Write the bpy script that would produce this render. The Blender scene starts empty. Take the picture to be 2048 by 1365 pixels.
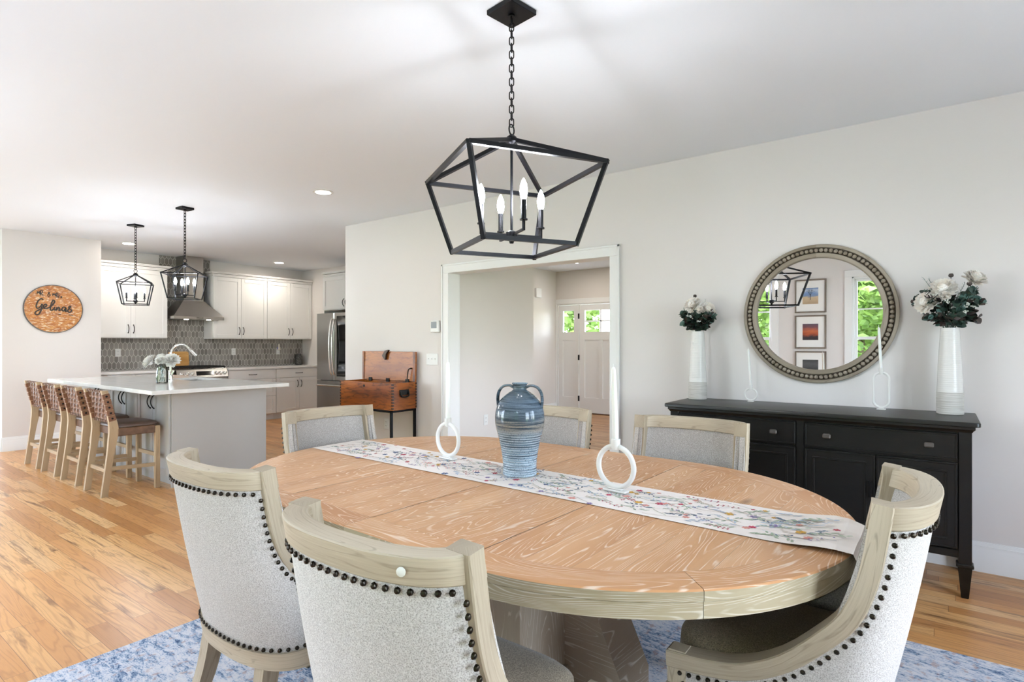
SKY = 3.5; SUN = 2.2; EXPOSURE = 0.64; BIG = 215.0; SMALL = 215.0; CAN = 155.0; CAN2 = 50.0
import bpy, bmesh, math, random
from math import sin, cos, pi, radians, sqrt, atan2, hypot
from mathutils import Vector, Matrix
S = bpy.context.scene
COL = S.collection
R = random.Random(7)
V = Vector

# ------------------------------------------------------------------ mesh builder
class MB:
    """Collects shapes into ONE mesh. UVs are metres: u runs along the grain, v across it."""
    def __init__(s):
        s.v = []; s.f = []; s.uv = []; s.mi = []; s.M = None; s.m = 0; s.uo = 0.0
    def _add(s, vs, fs, uvs):
        b = len(s.v)
        for p in vs:
            p = V(p)
            if s.M is not None: p = s.M @ p
            s.v.append(p)
        for f, u in zip(fs, uvs):
            s.f.append([b + i for i in f]); s.uv.append(u); s.mi.append(s.m)
        s.uo += 0.37
    def _boxuv(s, vs, fs, grain):
        out = []
        g = 'xyz'.index(grain)
        for f in fs:
            ps = [V(vs[i]) for i in f]
            n = (ps[1] - ps[0]).cross(ps[2] - ps[0])
            a = max(range(3), key=lambda i: abs(n[i]))
            o = [i for i in range(3) if i != a]
            if g in o: u = g; w = o[0] if o[1] == g else o[1]
            else: u, w = o
            out.append([(p[u] + s.uo, p[w] + s.uo * 0.61) for p in ps])
        return out
    def box(s, x0, x1, y0, y1, z0, z1, b=0.0, g='x'):
        b = min(b, abs(x1 - x0) * .45, abs(y1 - y0) * .45, abs(z1 - z0) * .45)
        if b <= 0:
            vs = [(x, y, z) for z in (z0, z1) for y in (y0, y1) for x in (x0, x1)]
            fs = [(0, 2, 3, 1), (4, 5, 7, 6), (0, 1, 5, 4), (2, 6, 7, 3), (0, 4, 6, 2), (1, 3, 7, 5)]
        else:
            vs = []; idx = {}
            for i, x in enumerate((x0, x1)):
                for j, y in enumerate((y0, y1)):
                    for k, z in enumerate((z0, z1)):
                        ix = x + b * (1 - 2 * i); iy = y + b * (1 - 2 * j); iz = z + b * (1 - 2 * k)
                        for a, p in enumerate(((x, iy, iz), (ix, y, iz), (ix, iy, z))):
                            idx[i, j, k, a] = len(vs); vs.append(p)
            q = lambda *t: [idx[e] for e in t]
            fs = []
            for i in (0, 1): fs.append(q((i,0,0,0),(i,1,0,0),(i,1,1,0),(i,0,1,0)))
            for j in (0, 1): fs.append(q((0,j,0,1),(1,j,0,1),(1,j,1,1),(0,j,1,1)))
            for k in (0, 1): fs.append(q((0,0,k,2),(1,0,k,2),(1,1,k,2),(0,1,k,2)))
            for i in (0, 1):
                for j in (0, 1): fs.append(q((i,j,0,0),(i,j,1,0),(i,j,1,1),(i,j,0,1)))
                for k in (0, 1): fs.append(q((i,0,k,0),(i,1,k,0),(i,1,k,2),(i,0,k,2)))
            for j in (0, 1):
                for k in (0, 1): fs.append(q((0,j,k,1),(1,j,k,1),(1,j,k,2),(0,j,k,2)))
            for i in (0, 1):
                for j in (0, 1):
                    for k in (0, 1): fs.append(q((i,j,k,0),(i,j,k,1),(i,j,k,2)))
            c = V(((x0+x1)/2, (y0+y1)/2, (z0+z1)/2)); o = []
            for f in fs:
                ps = [V(vs[t]) for t in f]; n = (ps[1]-ps[0]).cross(ps[2]-ps[0])
                if n.dot(sum(ps, V())/len(ps) - c) < 0: f = f[::-1]
                o.append(f)
            fs = o
        s._add(vs, fs, s._boxuv(vs, fs, g)); return s
    def prism(s, poly, h0, h1, axis='z', g=None, cap=True):
        """polygon in the plane across axis, extruded h0..h1"""
        mp = {'z': lambda a, b, h: (a, b, h), 'y': lambda a, b, h: (a, h, b), 'x': lambda a, b, h: (h, a, b)}[axis]
        n = len(poly)
        ar = sum(poly[i][0]*poly[(i+1)%n][1] - poly[(i+1)%n][0]*poly[i][1] for i in range(n))
        if (ar < 0) != (axis == 'y'): poly = poly[::-1]
        if h1 < h0: h0, h1 = h1, h0
        vs = [mp(a, b, h0) for a, b in poly] + [mp(a, b, h1) for a, b in poly]
        fs = [(i, (i+1)%n, n+(i+1)%n, n+i) for i in range(n)]
        if cap: fs += [tuple(range(n-1, -1, -1)), tuple(range(n, 2*n))]
        s._add(vs, fs, s._boxuv(vs, fs, g or ('x' if axis != 'x' else 'y'))); return s
    def loft(s, rings, closed=True, caps=(True, True), loop=False, usc=1.0):
        """rings: equal-length lists of points"""
        n = len(rings[0]); m = len(rings)
        vs = [p for r in rings for p in r]; fs = []; uvs = []
        per = [0.0]
        for i in range(n): per.append(per[-1] + (V(rings[m//2][(i+1)%n]) - V(rings[m//2][i])).length)
        L = [0.0]
        for j in range(m): 
            a = sum((V(p) for p in rings[j]), V())/n; b = sum((V(p) for p in rings[(j+1)%m]), V())/n
            d = (b-a).length
            if d < 1e-5: d = (V(rings[(j+1)%m][0])-V(rings[j][0])).length
            L.append(L[-1] + d)
        for j in range(m if loop else m-1):
            k = (j+1) % m
            for i in range(n if closed else n-1):
                e = (i+1) % n
                fs.append((j*n+i, j*n+e, k*n+e, k*n+i))
                uvs.append([(L[j]*usc+s.uo, per[i]), (L[j]*usc+s.uo, per[i+1]), (L[j+1]*usc+s.uo, per[i+1]), (L[j+1]*usc+s.uo, per[i])])
        if closed and not loop:
            for c, j, rev in ((caps[0], 0, True), (caps[1], m-1, False)):
                if c:
                    f = [j*n+i for i in range(n)]
                    if rev: f = f[::-1]
                    fs.append(tuple(f)); uvs.append([(0.01*(i % 2), per[i % n]) for i in f])
        s._add(vs, fs, uvs); return s
    def lathe(s, prof, seg=32, c=(0,0,0), caps=(True, True)):
        rings = [[(c[0]+r*cos(2*pi*i/seg), c[1]+r*sin(2*pi*i/seg), c[2]+z) for i in range(seg)] for r, z in prof]
        return s.loft(rings, True, caps)
    def tube(s, pts, r, seg=8, closed=False, caps=(True, True), flat=None):
        pts = [V(p) for p in pts]; m = len(pts); rings = []
        rr = r if callable(r) else (lambda t: r)
        prev = None
        for j in range(m):
            a = pts[(j-1) % m] if closed or j > 0 else pts[j]
            b = pts[(j+1) % m] if closed or j < m-1 else pts[j]
            t = (b-a).normalized()
            if prev is None:
                up = V((0,0,1)) if abs(t.z) < .9 else V((1,0,0))
                n1 = (up - t*up.dot(t)).normalized()
            else: n1 = (prev - t*prev.dot(t)).normalized()
            prev = n1; n2 = t.cross(n1)
            q = rr(j/(m-1) if m > 1 else 0)
            f1, f2 = flat or (1, 1)
            rings.append([pts[j] + (n1*cos(2*pi*i/seg)*f1 + n2*sin(2*pi*i/seg)*f2)*q for i in range(seg)])
        return s.loft(rings, True, caps, loop=closed)
    def bar(s, a, b, w, h=None, up=(0,0,1), bev=0.0):
        """straight bar of rectangular section"""
        a, b = V(a), V(b); t = (b-a); L = t.length; t.normalize(); h = h or w
        up = V(up); 
        if abs(up.dot(t)) > .98: up = V((1,0,0))
        y = (up - t*up.dot(t)).normalized(); x = y.cross(t)
        M = Matrix((x, y, t)).transposed().to_4x4(); M.translation = a
        old = s.M; s.M = (old @ M) if old is not None else M
        s.box(-w/2, w/2, -h/2, h/2, 0, L, bev, 'z'); s.M = old; return s
    def sweep(s, frames, sec, caps=(True, True), loop=False):
        """frames: (origin, e1, e2); sec: 2D points"""
        return s.loft([[V(o) + V(a)*p + V(b)*q for p, q in sec] for o, a, b in frames], True, caps, loop)
    def sphere(s, c, r, seg=12, rings=8, sc=(1,1,1)):
        prof = []
        for j in range(rings+1):
            a = -pi/2 + pi*j/rings; prof.append((max(cos(a), 1e-4)*r, sin(a)*r))
        rr = [[(c[0]+q*cos(2*pi*i/seg)*sc[0], c[1]+q*sin(2*pi*i/seg)*sc[1], c[2]+z*sc[2]) for i in range(seg)] for q, z in prof]
        return s.loft(rr, True, (True, True))
    def face(s, pts, uv=None):
        s._add(pts, [tuple(range(len(pts)))], [uv or [(p[0], p[1]) for p in pts]]); return s
    def grid(s, rows, usc=1.0):
        return s.loft(rows, closed=False)
    def build(s, name, mats, parent=None, smooth=35, loc=None):
        me = bpy.data.meshes.new(name)
        me.from_pydata([tuple(p) for p in s.v], [], s.f)
        uvl = me.uv_layers.new(name='UVMap')
        flat = []
        for u in s.uv:
            for a, b in u: flat += (a, b)
        uvl.data.foreach_set('uv', flat)
        if not isinstance(mats, (list, tuple)): mats = [mats]
        for m in mats: me.materials.append(m)
        me.polygons.foreach_set('material_index', s.mi)
        me.validate()
        bm = bmesh.new(); bm.from_mesh(me)
        bmesh.ops.remove_doubles(bm, verts=bm.verts, dist=1e-6)
        bmesh.ops.recalc_face_normals(bm, faces=bm.faces)
        bm.to_mesh(me); bm.free()
        if smooth:
            me.shade_smooth(); me.set_sharp_from_angle(angle=radians(smooth))
        o = bpy.data.objects.new(name, me); COL.objects.link(o)
        if parent is not None: o.parent = parent
        if loc is not None: o.location = loc
        return o

def tag(o, label=None, cat=None, group=None, kind=None):
    if label: o['label'] = label
    if cat: o['category'] = cat
    if group: o['group'] = group
    if kind: o['kind'] = kind
    return o
def thing(name, label, cat, loc=(0,0,0), rz=0.0, group=None):
    o = bpy.data.objects.new(name, None); COL.objects.link(o)
    o.empty_display_size = .1; o.location = loc; o.rotation_euler = (0, 0, rz)
    return tag(o, label, cat, group)
def copy_tree(o, parent=None):
    c = o.copy(); COL.objects.link(c)
    if parent is not None: c.parent = parent
    for ch in list(o.children): copy_tree(ch, c)
    return c
def dup(o, loc, rz, label):
    c = copy_tree(o); c.location = loc; c.rotation_euler = (0, 0, rz); c['label'] = label
    return c
def struct(name, mb, mats, smooth=35, parent=None):
    o = mb.build(name, mats, parent, smooth)
    if parent is None: o['kind'] = 'structure'
    return o
def rotz(a, c=(0,0,0)): return Matrix.Translation(V(c)) @ Matrix.Rotation(a, 4, 'Z')
def crom(pts, n=8, closed=False):
    """Catmull-Rom through points"""
    P = [V(p) for p in pts]; out = []; m = len(P)
    for i in range(m if closed else m-1):
        p1, p2 = P[i], P[(i+1) % m]
        p0 = P[i-1] if closed or i > 0 else p1*2 - p2
        p3 = P[(i+2) % m] if closed or i+2 < m else p2*2 - p1
        for k in range(n):
            t = k/n
            out.append(0.5*((2*p1) + (p2-p0)*t + (2*p0-5*p1+4*p2-p3)*t*t + (3*p1-p0-3*p2+p3)*t**3))
    if not closed: out.append(P[-1])
    return out
# ------------------------------------------------------------------ materials
def lin(c):
    if isinstance(c, str): c = [int(c[i:i+2], 16)/255 for i in (0, 2, 4)]
    return tuple((x/12.92 if x <= .04045 else ((x+.055)/1.055)**2.4) for x in c) + (1.0,)
class Mat:
    def __init__(s, name, rough=.5, metal=0.0, spec=.5):
        s.m = bpy.data.materials.new(name); s.m.use_nodes = True
        s.t = s.m.node_tree; s.b = s.t.nodes['Principled BSDF']
        s.b.inputs['Roughness'].default_value = rough; s.b.inputs['Metallic'].default_value = metal
        s.b.inputs['Specular IOR Level'].default_value = spec
    def n(s, typ, _p=None, **kw):
        q = s.t.nodes.new('ShaderNode' + typ)
        for k, v in (_p or {}).items(): setattr(q, k, v)
        for k, v in kw.items():
            k = k.replace('_', ' ')
            i = q.inputs[int(k[1:])] if k[0] == 'i' and k[1:].isdigit() else q.inputs[k]
            if isinstance(v, bpy.types.NodeSocket): s.t.links.new(v, i)
            else: i.default_value = v
        return q
    def math(s, op, a, b=0.0, c=None):
        kw = {'i0': a, 'i1': b}
        if c is not None: kw['i2'] = c
        return s.n('Math', {'operation': op}, **kw).outputs[0]
    def ramp(s, fac, stops, interp='LINEAR'):
        q = s.n('ValToRGB', Fac=fac); r = q.color_ramp; r.interpolation = interp
        while len(r.elements) < len(stops): r.elements.new(.5)
        for e, (p, c) in zip(r.elements, stops):
            e.position = p; e.color = lin(c) if not isinstance(c, float) else (c, c, c, 1)
        return q.outputs[0]
    def mix(s, f, a, b, mode='MIX'):
        q = s.n('Mix', {'data_type': 'RGBA', 'blend_type': mode})
        for k, v in ((0, f), (6, a), (7, b)):
            if isinstance(v, bpy.types.NodeSocket): s.t.links.new(v, q.inputs[k])
            else: q.inputs[k].default_value = v
        return q.outputs[2]
    def uv(s): return s.n('TexCoord').outputs['UV']
    def obj(s): return s.n('TexCoord').outputs['Object']
    def geo(s): return s.n('NewGeometry').outputs['Position']
    def map(s, vec, sc=(1,1,1), loc=(0,0,0), rot=(0,0,0)):
        return s.n('Mapping', Vector=vec, Scale=sc, Location=loc, Rotation=rot).outputs[0]
    def noise(s, vec, scale=5, detail=4, rough=.5, dist=0.0):
        return s.n('TexNoise', Vector=vec, Scale=scale, Detail=detail, Roughness=rough, Distortion=dist).outputs[0]
    def col(s, c):
        if isinstance(c, bpy.types.NodeSocket): s.t.links.new(c, s.b.inputs['Base Color'])
        else: s.b.inputs['Base Color'].default_value = lin(c) if len(c) != 4 else c
        return s
    def rough(s, sock): s.t.links.new(sock, s.b.inputs['Roughness']); return s
    def bump(s, h, strength=.3, dist=.002):
        q = s.n('Bump', Strength=strength, Distance=dist, Height=h)
        s.t.links.new(q.outputs[0], s.b.inputs['Normal']); return s
def plain(name, c, rough=.5, metal=0.0, spec=.5, coat=0.0):
    m = Mat(name, rough, metal, spec).col(c)
    if coat: m.b.inputs['Coat Weight'].default_value = coat; m.b.inputs['Coat Roughness'].default_value = .08
    return m.m

def wood(name, dark, mid, light, lines=None, rough=.5, rings=9.0, fine=.5, usc=1.0, lw=.06, bump=.15, knots=False, lamt=.75, blotch=None):
    m = Mat(name, rough); uv = m.uv()
    n1 = m.noise(m.map(uv, (1.1*usc, 9*usc, 1)), 1.0, 1.5, .4, .08)
    n2 = m.noise(m.map(uv, (5*usc, 160*usc, 1), (3, 1, 0)), 1.0, 4, .6)
    n3 = m.noise(m.map(uv, (.7*usc, 3*usc, 1), (9, 4, 0)), 1.0, 2)
    c = m.ramp(n3, [(.3, dark), (.5, mid), (.7, light)])
    f = m.math('MULTIPLY', m.math('SUBTRACT', n2, .5), fine*2)
    c = m.mix(m.math('ABSOLUTE', f), c, m.mix(m.math('GREATER_THAN', f, 0), lin(dark), lin(light)))
    fr = m.math('FRACT', m.math('MULTIPLY', n1, rings))
    d = m.math('ABSOLUTE', m.math('SUBTRACT', fr, .5))
    brk = m.noise(m.map(uv, (9*usc, 60*usc, 1), (5, 7, 0)), 1.0, 3)
    ln = m.math('MULTIPLY', m.n('MapRange', Value=d, From_Min=lw, From_Max=lw*.3, To_Min=0.0, To_Max=1.0).outputs[0],
                m.n('MapRange', Value=brk, From_Min=.38, From_Max=.55).outputs[0])
    ln = m.math('MULTIPLY', ln, lamt)
    c = m.mix(ln, c, lin(lines or dark))
    if blotch:
        bn = m.noise(m.map(uv, (5*usc, 22*usc, 1), (2, 8, 0)), 1.0, 4, .6, .5)
        c = m.mix(m.math('MULTIPLY', m.n('MapRange', Value=bn, From_Min=.5, From_Max=.68).outputs[0], .8), c, lin(blotch))
    if knots:
        vo = m.n('TexVoronoi', Vector=m.map(uv, (1.3, 4.0, 1)), Scale=1.0).outputs['Distance']
        k = m.n('MapRange', Value=vo, From_Min=.09, From_Max=.02).outputs[0]
        c = m.mix(m.math('MULTIPLY', k, .7), c, lin('6b4527'))
    m.col(c)
    if bump: m.bump(n2, bump, .0006)
    return m.m

M = {}
def paint(name, c, rough=.6, var=.012, spec=.3):
    m = Mat(name, rough, 0, spec)
    n = m.noise(m.geo(), 2.0, 3)
    m.col(m.mix(m.math('MULTIPLY', n, var*8), lin(c), tuple(x*.93 for x in lin(c)[:3]) + (1,)))
    return m.m
M['wall'] = paint('wall_paint', 'e5dfdb'); M['hallwall'] = paint('hall_paint', 'e3dcd6')
M['ceiling'] = paint('ceiling_paint', 'edf0f4', .75)
M['trim'] = paint('trim_paint', 'efeeec', .35); M['cab'] = paint('cabinet_white', 'edebe8', .4)
M['grey'] = paint('cabinet_grey', 'bdbab6', .4)
M['oak'] = wood('table_oak', 'bd8455', 'cd9869', 'daaa7e', 'f0dac4', .38, 36, .25, 1.0, .15, .12, True, .75)
M['oakedge'] = wood('table_edge_oak', '97876a', 'ab9c7e', 'bdb094', 'ddd6c4', .55, 46, .35, 1.0, .2, .12, False, .6)
M['weathered'] = wood('weathered_oak', '9a8b75', 'b1a189', 'c9bba2', '83745f', .55, 12, .75, 1.5, .08, .3, False, .5)
M['pedestal'] = wood('pedestal_oak', '8b7963', '9b8974', 'aa9a86', 'cfc3b3', .5, 24, .3, 1.0, .08, .12)
M['stoolwood'] = wood('stool_oak', 'a18767', 'b59a78', 'c8ad8b', '8d7353', .5, 6, .3, 1.4, .06, .15, False, .4)
M['chest'] = wood('chest_pine', '6b3310', '9c541a', 'bf7228', '3b1c09', .32, 8, .5, 1.3, .12, .15, True, .6, '431f0b')
M['chestin'] = wood('chest_lid_pine', '94511a', 'b06524', 'c47b30', '6a3810', .3, 9, .3, 1.4, .08, .1, True, .5, '8a4a18')
M['mirrorwood'] = wood('mirror_frame_wood', '837765', '9c9080', 'aea394', '6d6252', .6, 6, .4, 1.6, .06, .2, False, .5)
M['picwood'] = wood('picture_frame_wood', '63574d', '7a6d61', '8d8175', '52483f', .6, 5, .3, 2)
M['board'] = wood('cutting_board_wood', 'b9823f', 'd09a55', 'dcae70', 'a8712f', .45, 5, .2, 2)
def fabric(name, a, b, c, sc=520):
    m = Mat(name, .9, 0, .15); g = m.obj()
    n = m.noise(m.map(g, (1, 1, 1.0)), sc*.55, 3, .7)
    w = m.n('TexVoronoi', Vector=g, Scale=sc*.6).outputs['Distance']
    n2 = m.noise(g, 6, 2)
    f = m.math('ADD', m.math('MULTIPLY', n, .7), m.math('MULTIPLY', w, .45))
    m.col(m.mix(m.math('MULTIPLY', n2, .25), m.ramp(f, [(.35, a), (.55, b), (.75, c)]), lin(b)))
    m.bump(f, .5, .0012); m.b.inputs['Sheen Weight'].default_value = .15
    return m.m
M['linen'] = fabric('oatmeal_linen', '877f78', 'bcb5ad', 'd2ccc5', 600)
M['seatfab'] = fabric('seat_linen', '5c5143', '837562', '9d8f79')
M['innerfab'] = fabric('taupe_inner_fabric', '7e7872', 'a9a29b', 'c3bdb6', 600)
M['nail'] = plain('aged_bronze_nail', '3a352f', .3, 1.0)
M['blackmetal'] = plain('black_metal', '16161a', .38, .6)
M['hardware'] = plain('black_hardware', '131313', .4, .5)
def blackpaint():
    m = Mat('black_furniture_paint', .34, 0, .5); n = m.noise(m.map(m.obj(), (3, 3, 30)), 4, 3)
    m.col(m.ramp(n, [(.35, '0b0a09'), (.7, '12100e')])); return m.m
M['black'] = blackpaint()
M['blacktop'] = plain('black_top_paint', '1a1815', .36)
M['knob'] = plain('pewter_knob', '6e6a66', .4, .8)
M['steel'] = plain('stainless_steel', 'b4b2ae', .28, 1.0); M['steeldark'] = plain('dark_stainless', '7a7976', .25, 1.0)
M['handle'] = plain('bright_steel_handle', 'dcdad6', .22, 1.0); M['chrome'] = plain('chrome', 'e6e6e6', .06, 1.0)
M['blackglass'] = plain('black_glass', '08080a', .06, 0, .6); M['iron'] = plain('cast_iron', '141414', .6)
def quartz():
    m = Mat('white_quartz', .12); n = m.noise(m.geo(), 9, 5, .6, .6); f = m.noise(m.geo(), 220, 2)
    m.col(m.mix(m.math('MULTIPLY', f, .35), m.ramp(n, [(.35, 'e8e5e1'), (.65, 'f2f0ed')]), lin('dbd7d2'))); return m.m
M['quartz'] = quartz()
for i, c in enumerate(('8b857e', '979189', '7f7973', 'a19b94')):
    m = Mat('backsplash_tile_%s' % 'abcd'[i], .3); n = m.noise(m.geo(), 14, 4)
    m.col(m.mix(m.math('MULTIPLY', n, .5), lin(c), tuple(x*.8 for x in lin(c)[:3]) + (1,))); M['tile%d' % i] = m.m
M['grout'] = plain('grout', 'cdc8c0', .8)
M['plastic'] = plain('white_plastic', 'ecebe8', .4); M['screen'] = plain('grey_screen', '6c6f70', .25)
M['wax'] = Mat('candle_wax', .45).col('f3f1ec').m; M['wax'].node_tree.nodes['Principled BSDF'].inputs['Subsurface Weight'].default_value = .15
M['ceramic'] = plain('matte_white_ceramic', 'e9e6e1', .55)
def vasewhite():
    m = Mat('white_glazed_vase', .2); z = m.n('SeparateXYZ', Vector=m.obj()).outputs[2]
    n = m.noise(m.map(m.obj(), (3, 3, 90)), 3, 2)
    up = m.math('GREATER_THAN', z, .125)
    m.col(m.mix(up, m.ramp(n, [(.4, 'bdb8b0'), (.6, 'cfcbc4')]), lin('e6e3de')))
    w = m.math('SINE', m.math('MULTIPLY', z, 520.0)); m.bump(w, .25, .0012)
    m.rough(m.n('MapRange', Value=up, To_Min=.6, To_Max=.16).outputs[0]); return m.m
M['vasewhite'] = vasewhite()
def glaze():
    m = Mat('blue_grey_glaze', .12); o = m.obj(); z = m.n('SeparateXYZ', Vector=o).outputs[2]
    st = m.noise(m.map(o, (4, 4, 120)), 1.5, 4, .65)
    sp = m.noise(o, 260, 2); bl = m.noise(m.map(o, (3, 3, 10)), 2.5, 3)
    zz = m.math('ADD', m.math('DIVIDE', z, .375), m.math('MULTIPLY', m.math('SUBTRACT', bl, .5), .22))
    c = m.ramp(zz, [(.02, 'adc2d0'), (.2, '90a9ba'), (.36, '647a8a'), (.46, '84919a'), (.56, '938f86'), (.66, '667684'), (.8, '65778a'), (.92, '4f5d66'), (1, '92a5b2')])
    c = m.mix(m.n('MapRange', Value=st, From_Min=.46, From_Max=.64).outputs[0], c, lin('34434f'))
    low = m.n('MapRange', Value=z, From_Min=.19, From_Max=.165).outputs[0]
    rid = m.math('POWER', m.math('ABSOLUTE', m.math('SINE', m.math('MULTIPLY', z, 330.0))), 9.0)
    c = m.mix(m.math('MULTIPLY', m.math('MULTIPLY', rid, low), .7), c, lin('d3e0ea'))
    c = m.mix(m.n('MapRange', Value=sp, From_Min=.56, From_Max=.7).outputs[0], c, lin('4a5a68'))
    m.col(c); m.bump(m.math('MULTIPLY', rid, low), .4, .002); return m.m
M['glaze'] = glaze()
def leafmat(name, a, b, rough=.5, tr=0.0):
    m = Mat(name, rough); n = m.noise(m.obj(), 30, 2); m.col(m.ramp(n, [(.35, a), (.65, b)]))
    return m.m
M['leafdark'] = leafmat('eucalyptus_dark', '22322c', '3a5044'); M['leafteal'] = leafmat('eucalyptus_teal', '46655f', '6a8a82')
M['leafplum'] = leafmat('eucalyptus_plum', '3a3231', '54463f'); M['sprig'] = leafmat('rosemary_sprig', '4f6358', '7d9187')
M['petal'] = leafmat('cream_petal', 'f6ebdf', 'fdf9f3', .7); M['petalwhite'] = leafmat('white_petal', 'faf5ec', 'fefcf8', .7)
M['berry'] = plain('white_berry', 'e2e6df', .5)
def thinglass(name, tint=(1, 1, 1, 1), rough=.0, k=.9):
    m = Mat(name); t = m.t; out = t.nodes['Material Output']
    tr = m.n('BsdfTransparent', Color=tint); gl = m.n('BsdfGlossy', Roughness=rough)
    fr = m.math('MULTIPLY', m.n('Fresnel', IOR=1.45).outputs[0], k)
    mx = m.n('MixShader', i0=fr, i1=tr.outputs[0], i2=gl.outputs[0])
    t.links.new(mx.outputs[0], out.inputs[0]); return m.m
M['pane'] = thinglass('window_glass'); M['jarglass'] = thinglass('jar_glass', (.93, .95, .94, 1), 0.0, 1.6)
M['mirror'] = plain('mirror_silver', 'f4f4f4', .0, 1.0)
def emit(name, c, s):
    m = Mat(name); m.b.inputs['Emission Color'].default_value = lin(c); m.b.inputs['Emission Strength'].default_value = s
    m.col('ffffff'); return m.m

def floor_mat():
    m = Mat('oak_plank_floor', .3); p = m.geo(); q = m.n('SeparateXYZ', Vector=p)
    x, y = q.outputs[0], q.outputs[1]; W = .083
    row = m.math('FLOOR', m.math('DIVIDE', x, W)); fx = m.math('FRACT', m.math('DIVIDE', x, W))
    rr = m.n('TexWhiteNoise', {'noise_dimensions': '1D'}, W=row).outputs['Value']
    ln = m.math('ADD', m.math('MULTIPLY', rr, .8), .75)
    yy = m.math('ADD', m.math('DIVIDE', y, ln), m.math('MULTIPLY', rr, 37.3))
    yid = m.math('FLOOR', yy); fy = m.math('FRACT', yy)
    pid = m.n('TexWhiteNoise', {'noise_dimensions': '2D'}, Vector=m.n('CombineXYZ', X=row, Y=yid).outputs[0])
    pv = pid.outputs['Value']; pc = m.n('SeparateXYZ', Vector=pid.outputs['Color'])
    uvv = m.n('CombineXYZ', X=m.math('ADD', y, m.math('MULTIPLY', pv, 50.0)), Y=m.math('ADD', x, m.math('MULTIPLY', pc.outputs[1], 20.0)), Z=0.0).outputs[0]
    n1 = m.noise(m.map(uvv, (1.0, 13, 1)), 1.0, 2, .45, .25)
    n2 = m.noise(m.map(uvv, (6, 190, 1)), 1.0, 4, .6)
    n3 = m.noise(m.map(uvv, (2.0, 24, 1), (4, 2, 0)), 1.0, 4, .62, .6)
    base = m.ramp(pv, [(.0, 'b37b46'), (.2, 'c48a52'), (.55, 'd0985e'), (.82, 'dcab72'), (.92, 'e3b984'), (1, 'ba814c')])
    d = m.math('ABSOLUTE', m.math('SUBTRACT', m.math('FRACT', m.math('MULTIPLY', n1, 11.0)), .5))
    gl = m.math('MULTIPLY', m.n('MapRange', Value=d, From_Min=.22, From_Max=.02).outputs[0], .34)
    c = m.mix(gl, base, lin('8f5a2c'))
    c = m.mix(m.math('MULTIPLY', m.math('ABSOLUTE', m.math('SUBTRACT', n2, .5)), 1.0), c, lin('8a5628'))
    mk = m.math('MULTIPLY', m.n('MapRange', Value=n3, From_Min=.53, From_Max=.68).outputs[0], m.n('MapRange', Value=pc.outputs[0], From_Min=.35, From_Max=.75).outputs[0])
    c = m.mix(m.math('MULTIPLY', mk, .85), c, lin('6a3f20'))
    gx = m.math('MINIMUM', fx, m.math('SUBTRACT', 1.0, fx)); gy = m.math('MULTIPLY', m.math('MINIMUM', fy, m.math('SUBTRACT', 1.0, fy)), m.math('DIVIDE', ln, W))
    gap = m.n('MapRange', Value=m.math('MINIMUM', gx, gy), From_Min=.016, From_Max=.006).outputs[0]
    c = m.mix(m.math('MULTIPLY', gap, .75), c, lin('4a2b14'))
    m.col(c); m.bump(m.math('SUBTRACT', m.math('MULTIPLY', n2, .2), gap), .25, .001)
    m.rough(m.n('MapRange', Value=n2, To_Min=.26, To_Max=.4).outputs[0]); return m.m
M['floor'] = floor_mat()
def rug_mat():
    m = Mat('distressed_blue_rug', .95, 0, .1); g = m.obj()
    a = m.noise(m.map(g, (44, 15, 1)), 1.0, 5, .7, .5); b = m.noise(m.map(g, (200, 80, 1), (3, 1, 0)), 1.0, 3, .7)
    k = m.noise(m.map(g, (3.2, 3.2, 1)), 1.0, 3); f = m.noise(g, 900, 2)
    v = m.math('ADD', m.math('ADD', m.math('MULTIPLY', a, .5), m.math('MULTIPLY', b, .32)), m.math('MULTIPLY', k, .18))
    c = m.ramp(v, [(.37, '34486a'), (.42, '5f7694'), (.46, '9aaabf'), (.5, 'd0d1d8'), (.57, 'e6e1df')])
    r = m.math('MULTIPLY', m.n('MapRange', Value=m.noise(m.map(g, (24, 30, 1), (7, 7, 0)), 1.0, 4), From_Min=.58, From_Max=.66).outputs[0], .55)
    c = m.mix(r, c, lin('b98f7e'))
    c = m.mix(m.math('MULTIPLY', f, .25), c, lin('777c8a'))
    m.col(c); m.bump(m.math('ADD', f, b), .6, .003); return m.m
M['rug'] = rug_mat()
def leather():
    m = Mat('brown_woven_leather', .5); n = m.noise(m.map(m.obj(), (8, 8, 8)), 3, 4); m.col(m.ramp(n, [(.3, '5f4431'), (.7, '7b5a43')]))
    m.bump(m.noise(m.obj(), 180, 2), .2, .0008); return m.m
M['leather'] = leather()
M['strap'] = plain('brown_strap', '80573d', .5); M['strap2'] = plain('dark_brown_strap', '6b4631', .5); M['seatleather'] = plain('taupe_leather_seat', '5d4a40', .45)
def signwood():
    m = Mat('chipped_cork_wood', .45); o = m.obj()
    a = m.noise(m.map(o, (13, 5, 34)), 1.0, 4, .65, 1.2); b = m.noise(m.map(o, (22, 5, 66), (3, 3, 3)), 1.0, 3, .6, .6)
    c = m.ramp(a, [(.3, '8a4a14'), (.45, 'b5691f'), (.58, 'c98535'), (.72, 'd9a868')])
    c = m.mix(m.n('MapRange', Value=b, From_Min=.54, From_Max=.62).outputs[0], c, lin('e2c8a2')); m.col(c); return m.m
M['sign'] = signwood()
M['ink'] = plain('dark_lettering', '33291f', .5); M['hoop'] = plain('grey_hoop', '5c5a58', .5, .5)
M['shell'] = plain('brass_latch', '4a4038', .4, .8)
M['groove'] = plain('dark_groove', '4a4034', .8)
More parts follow.
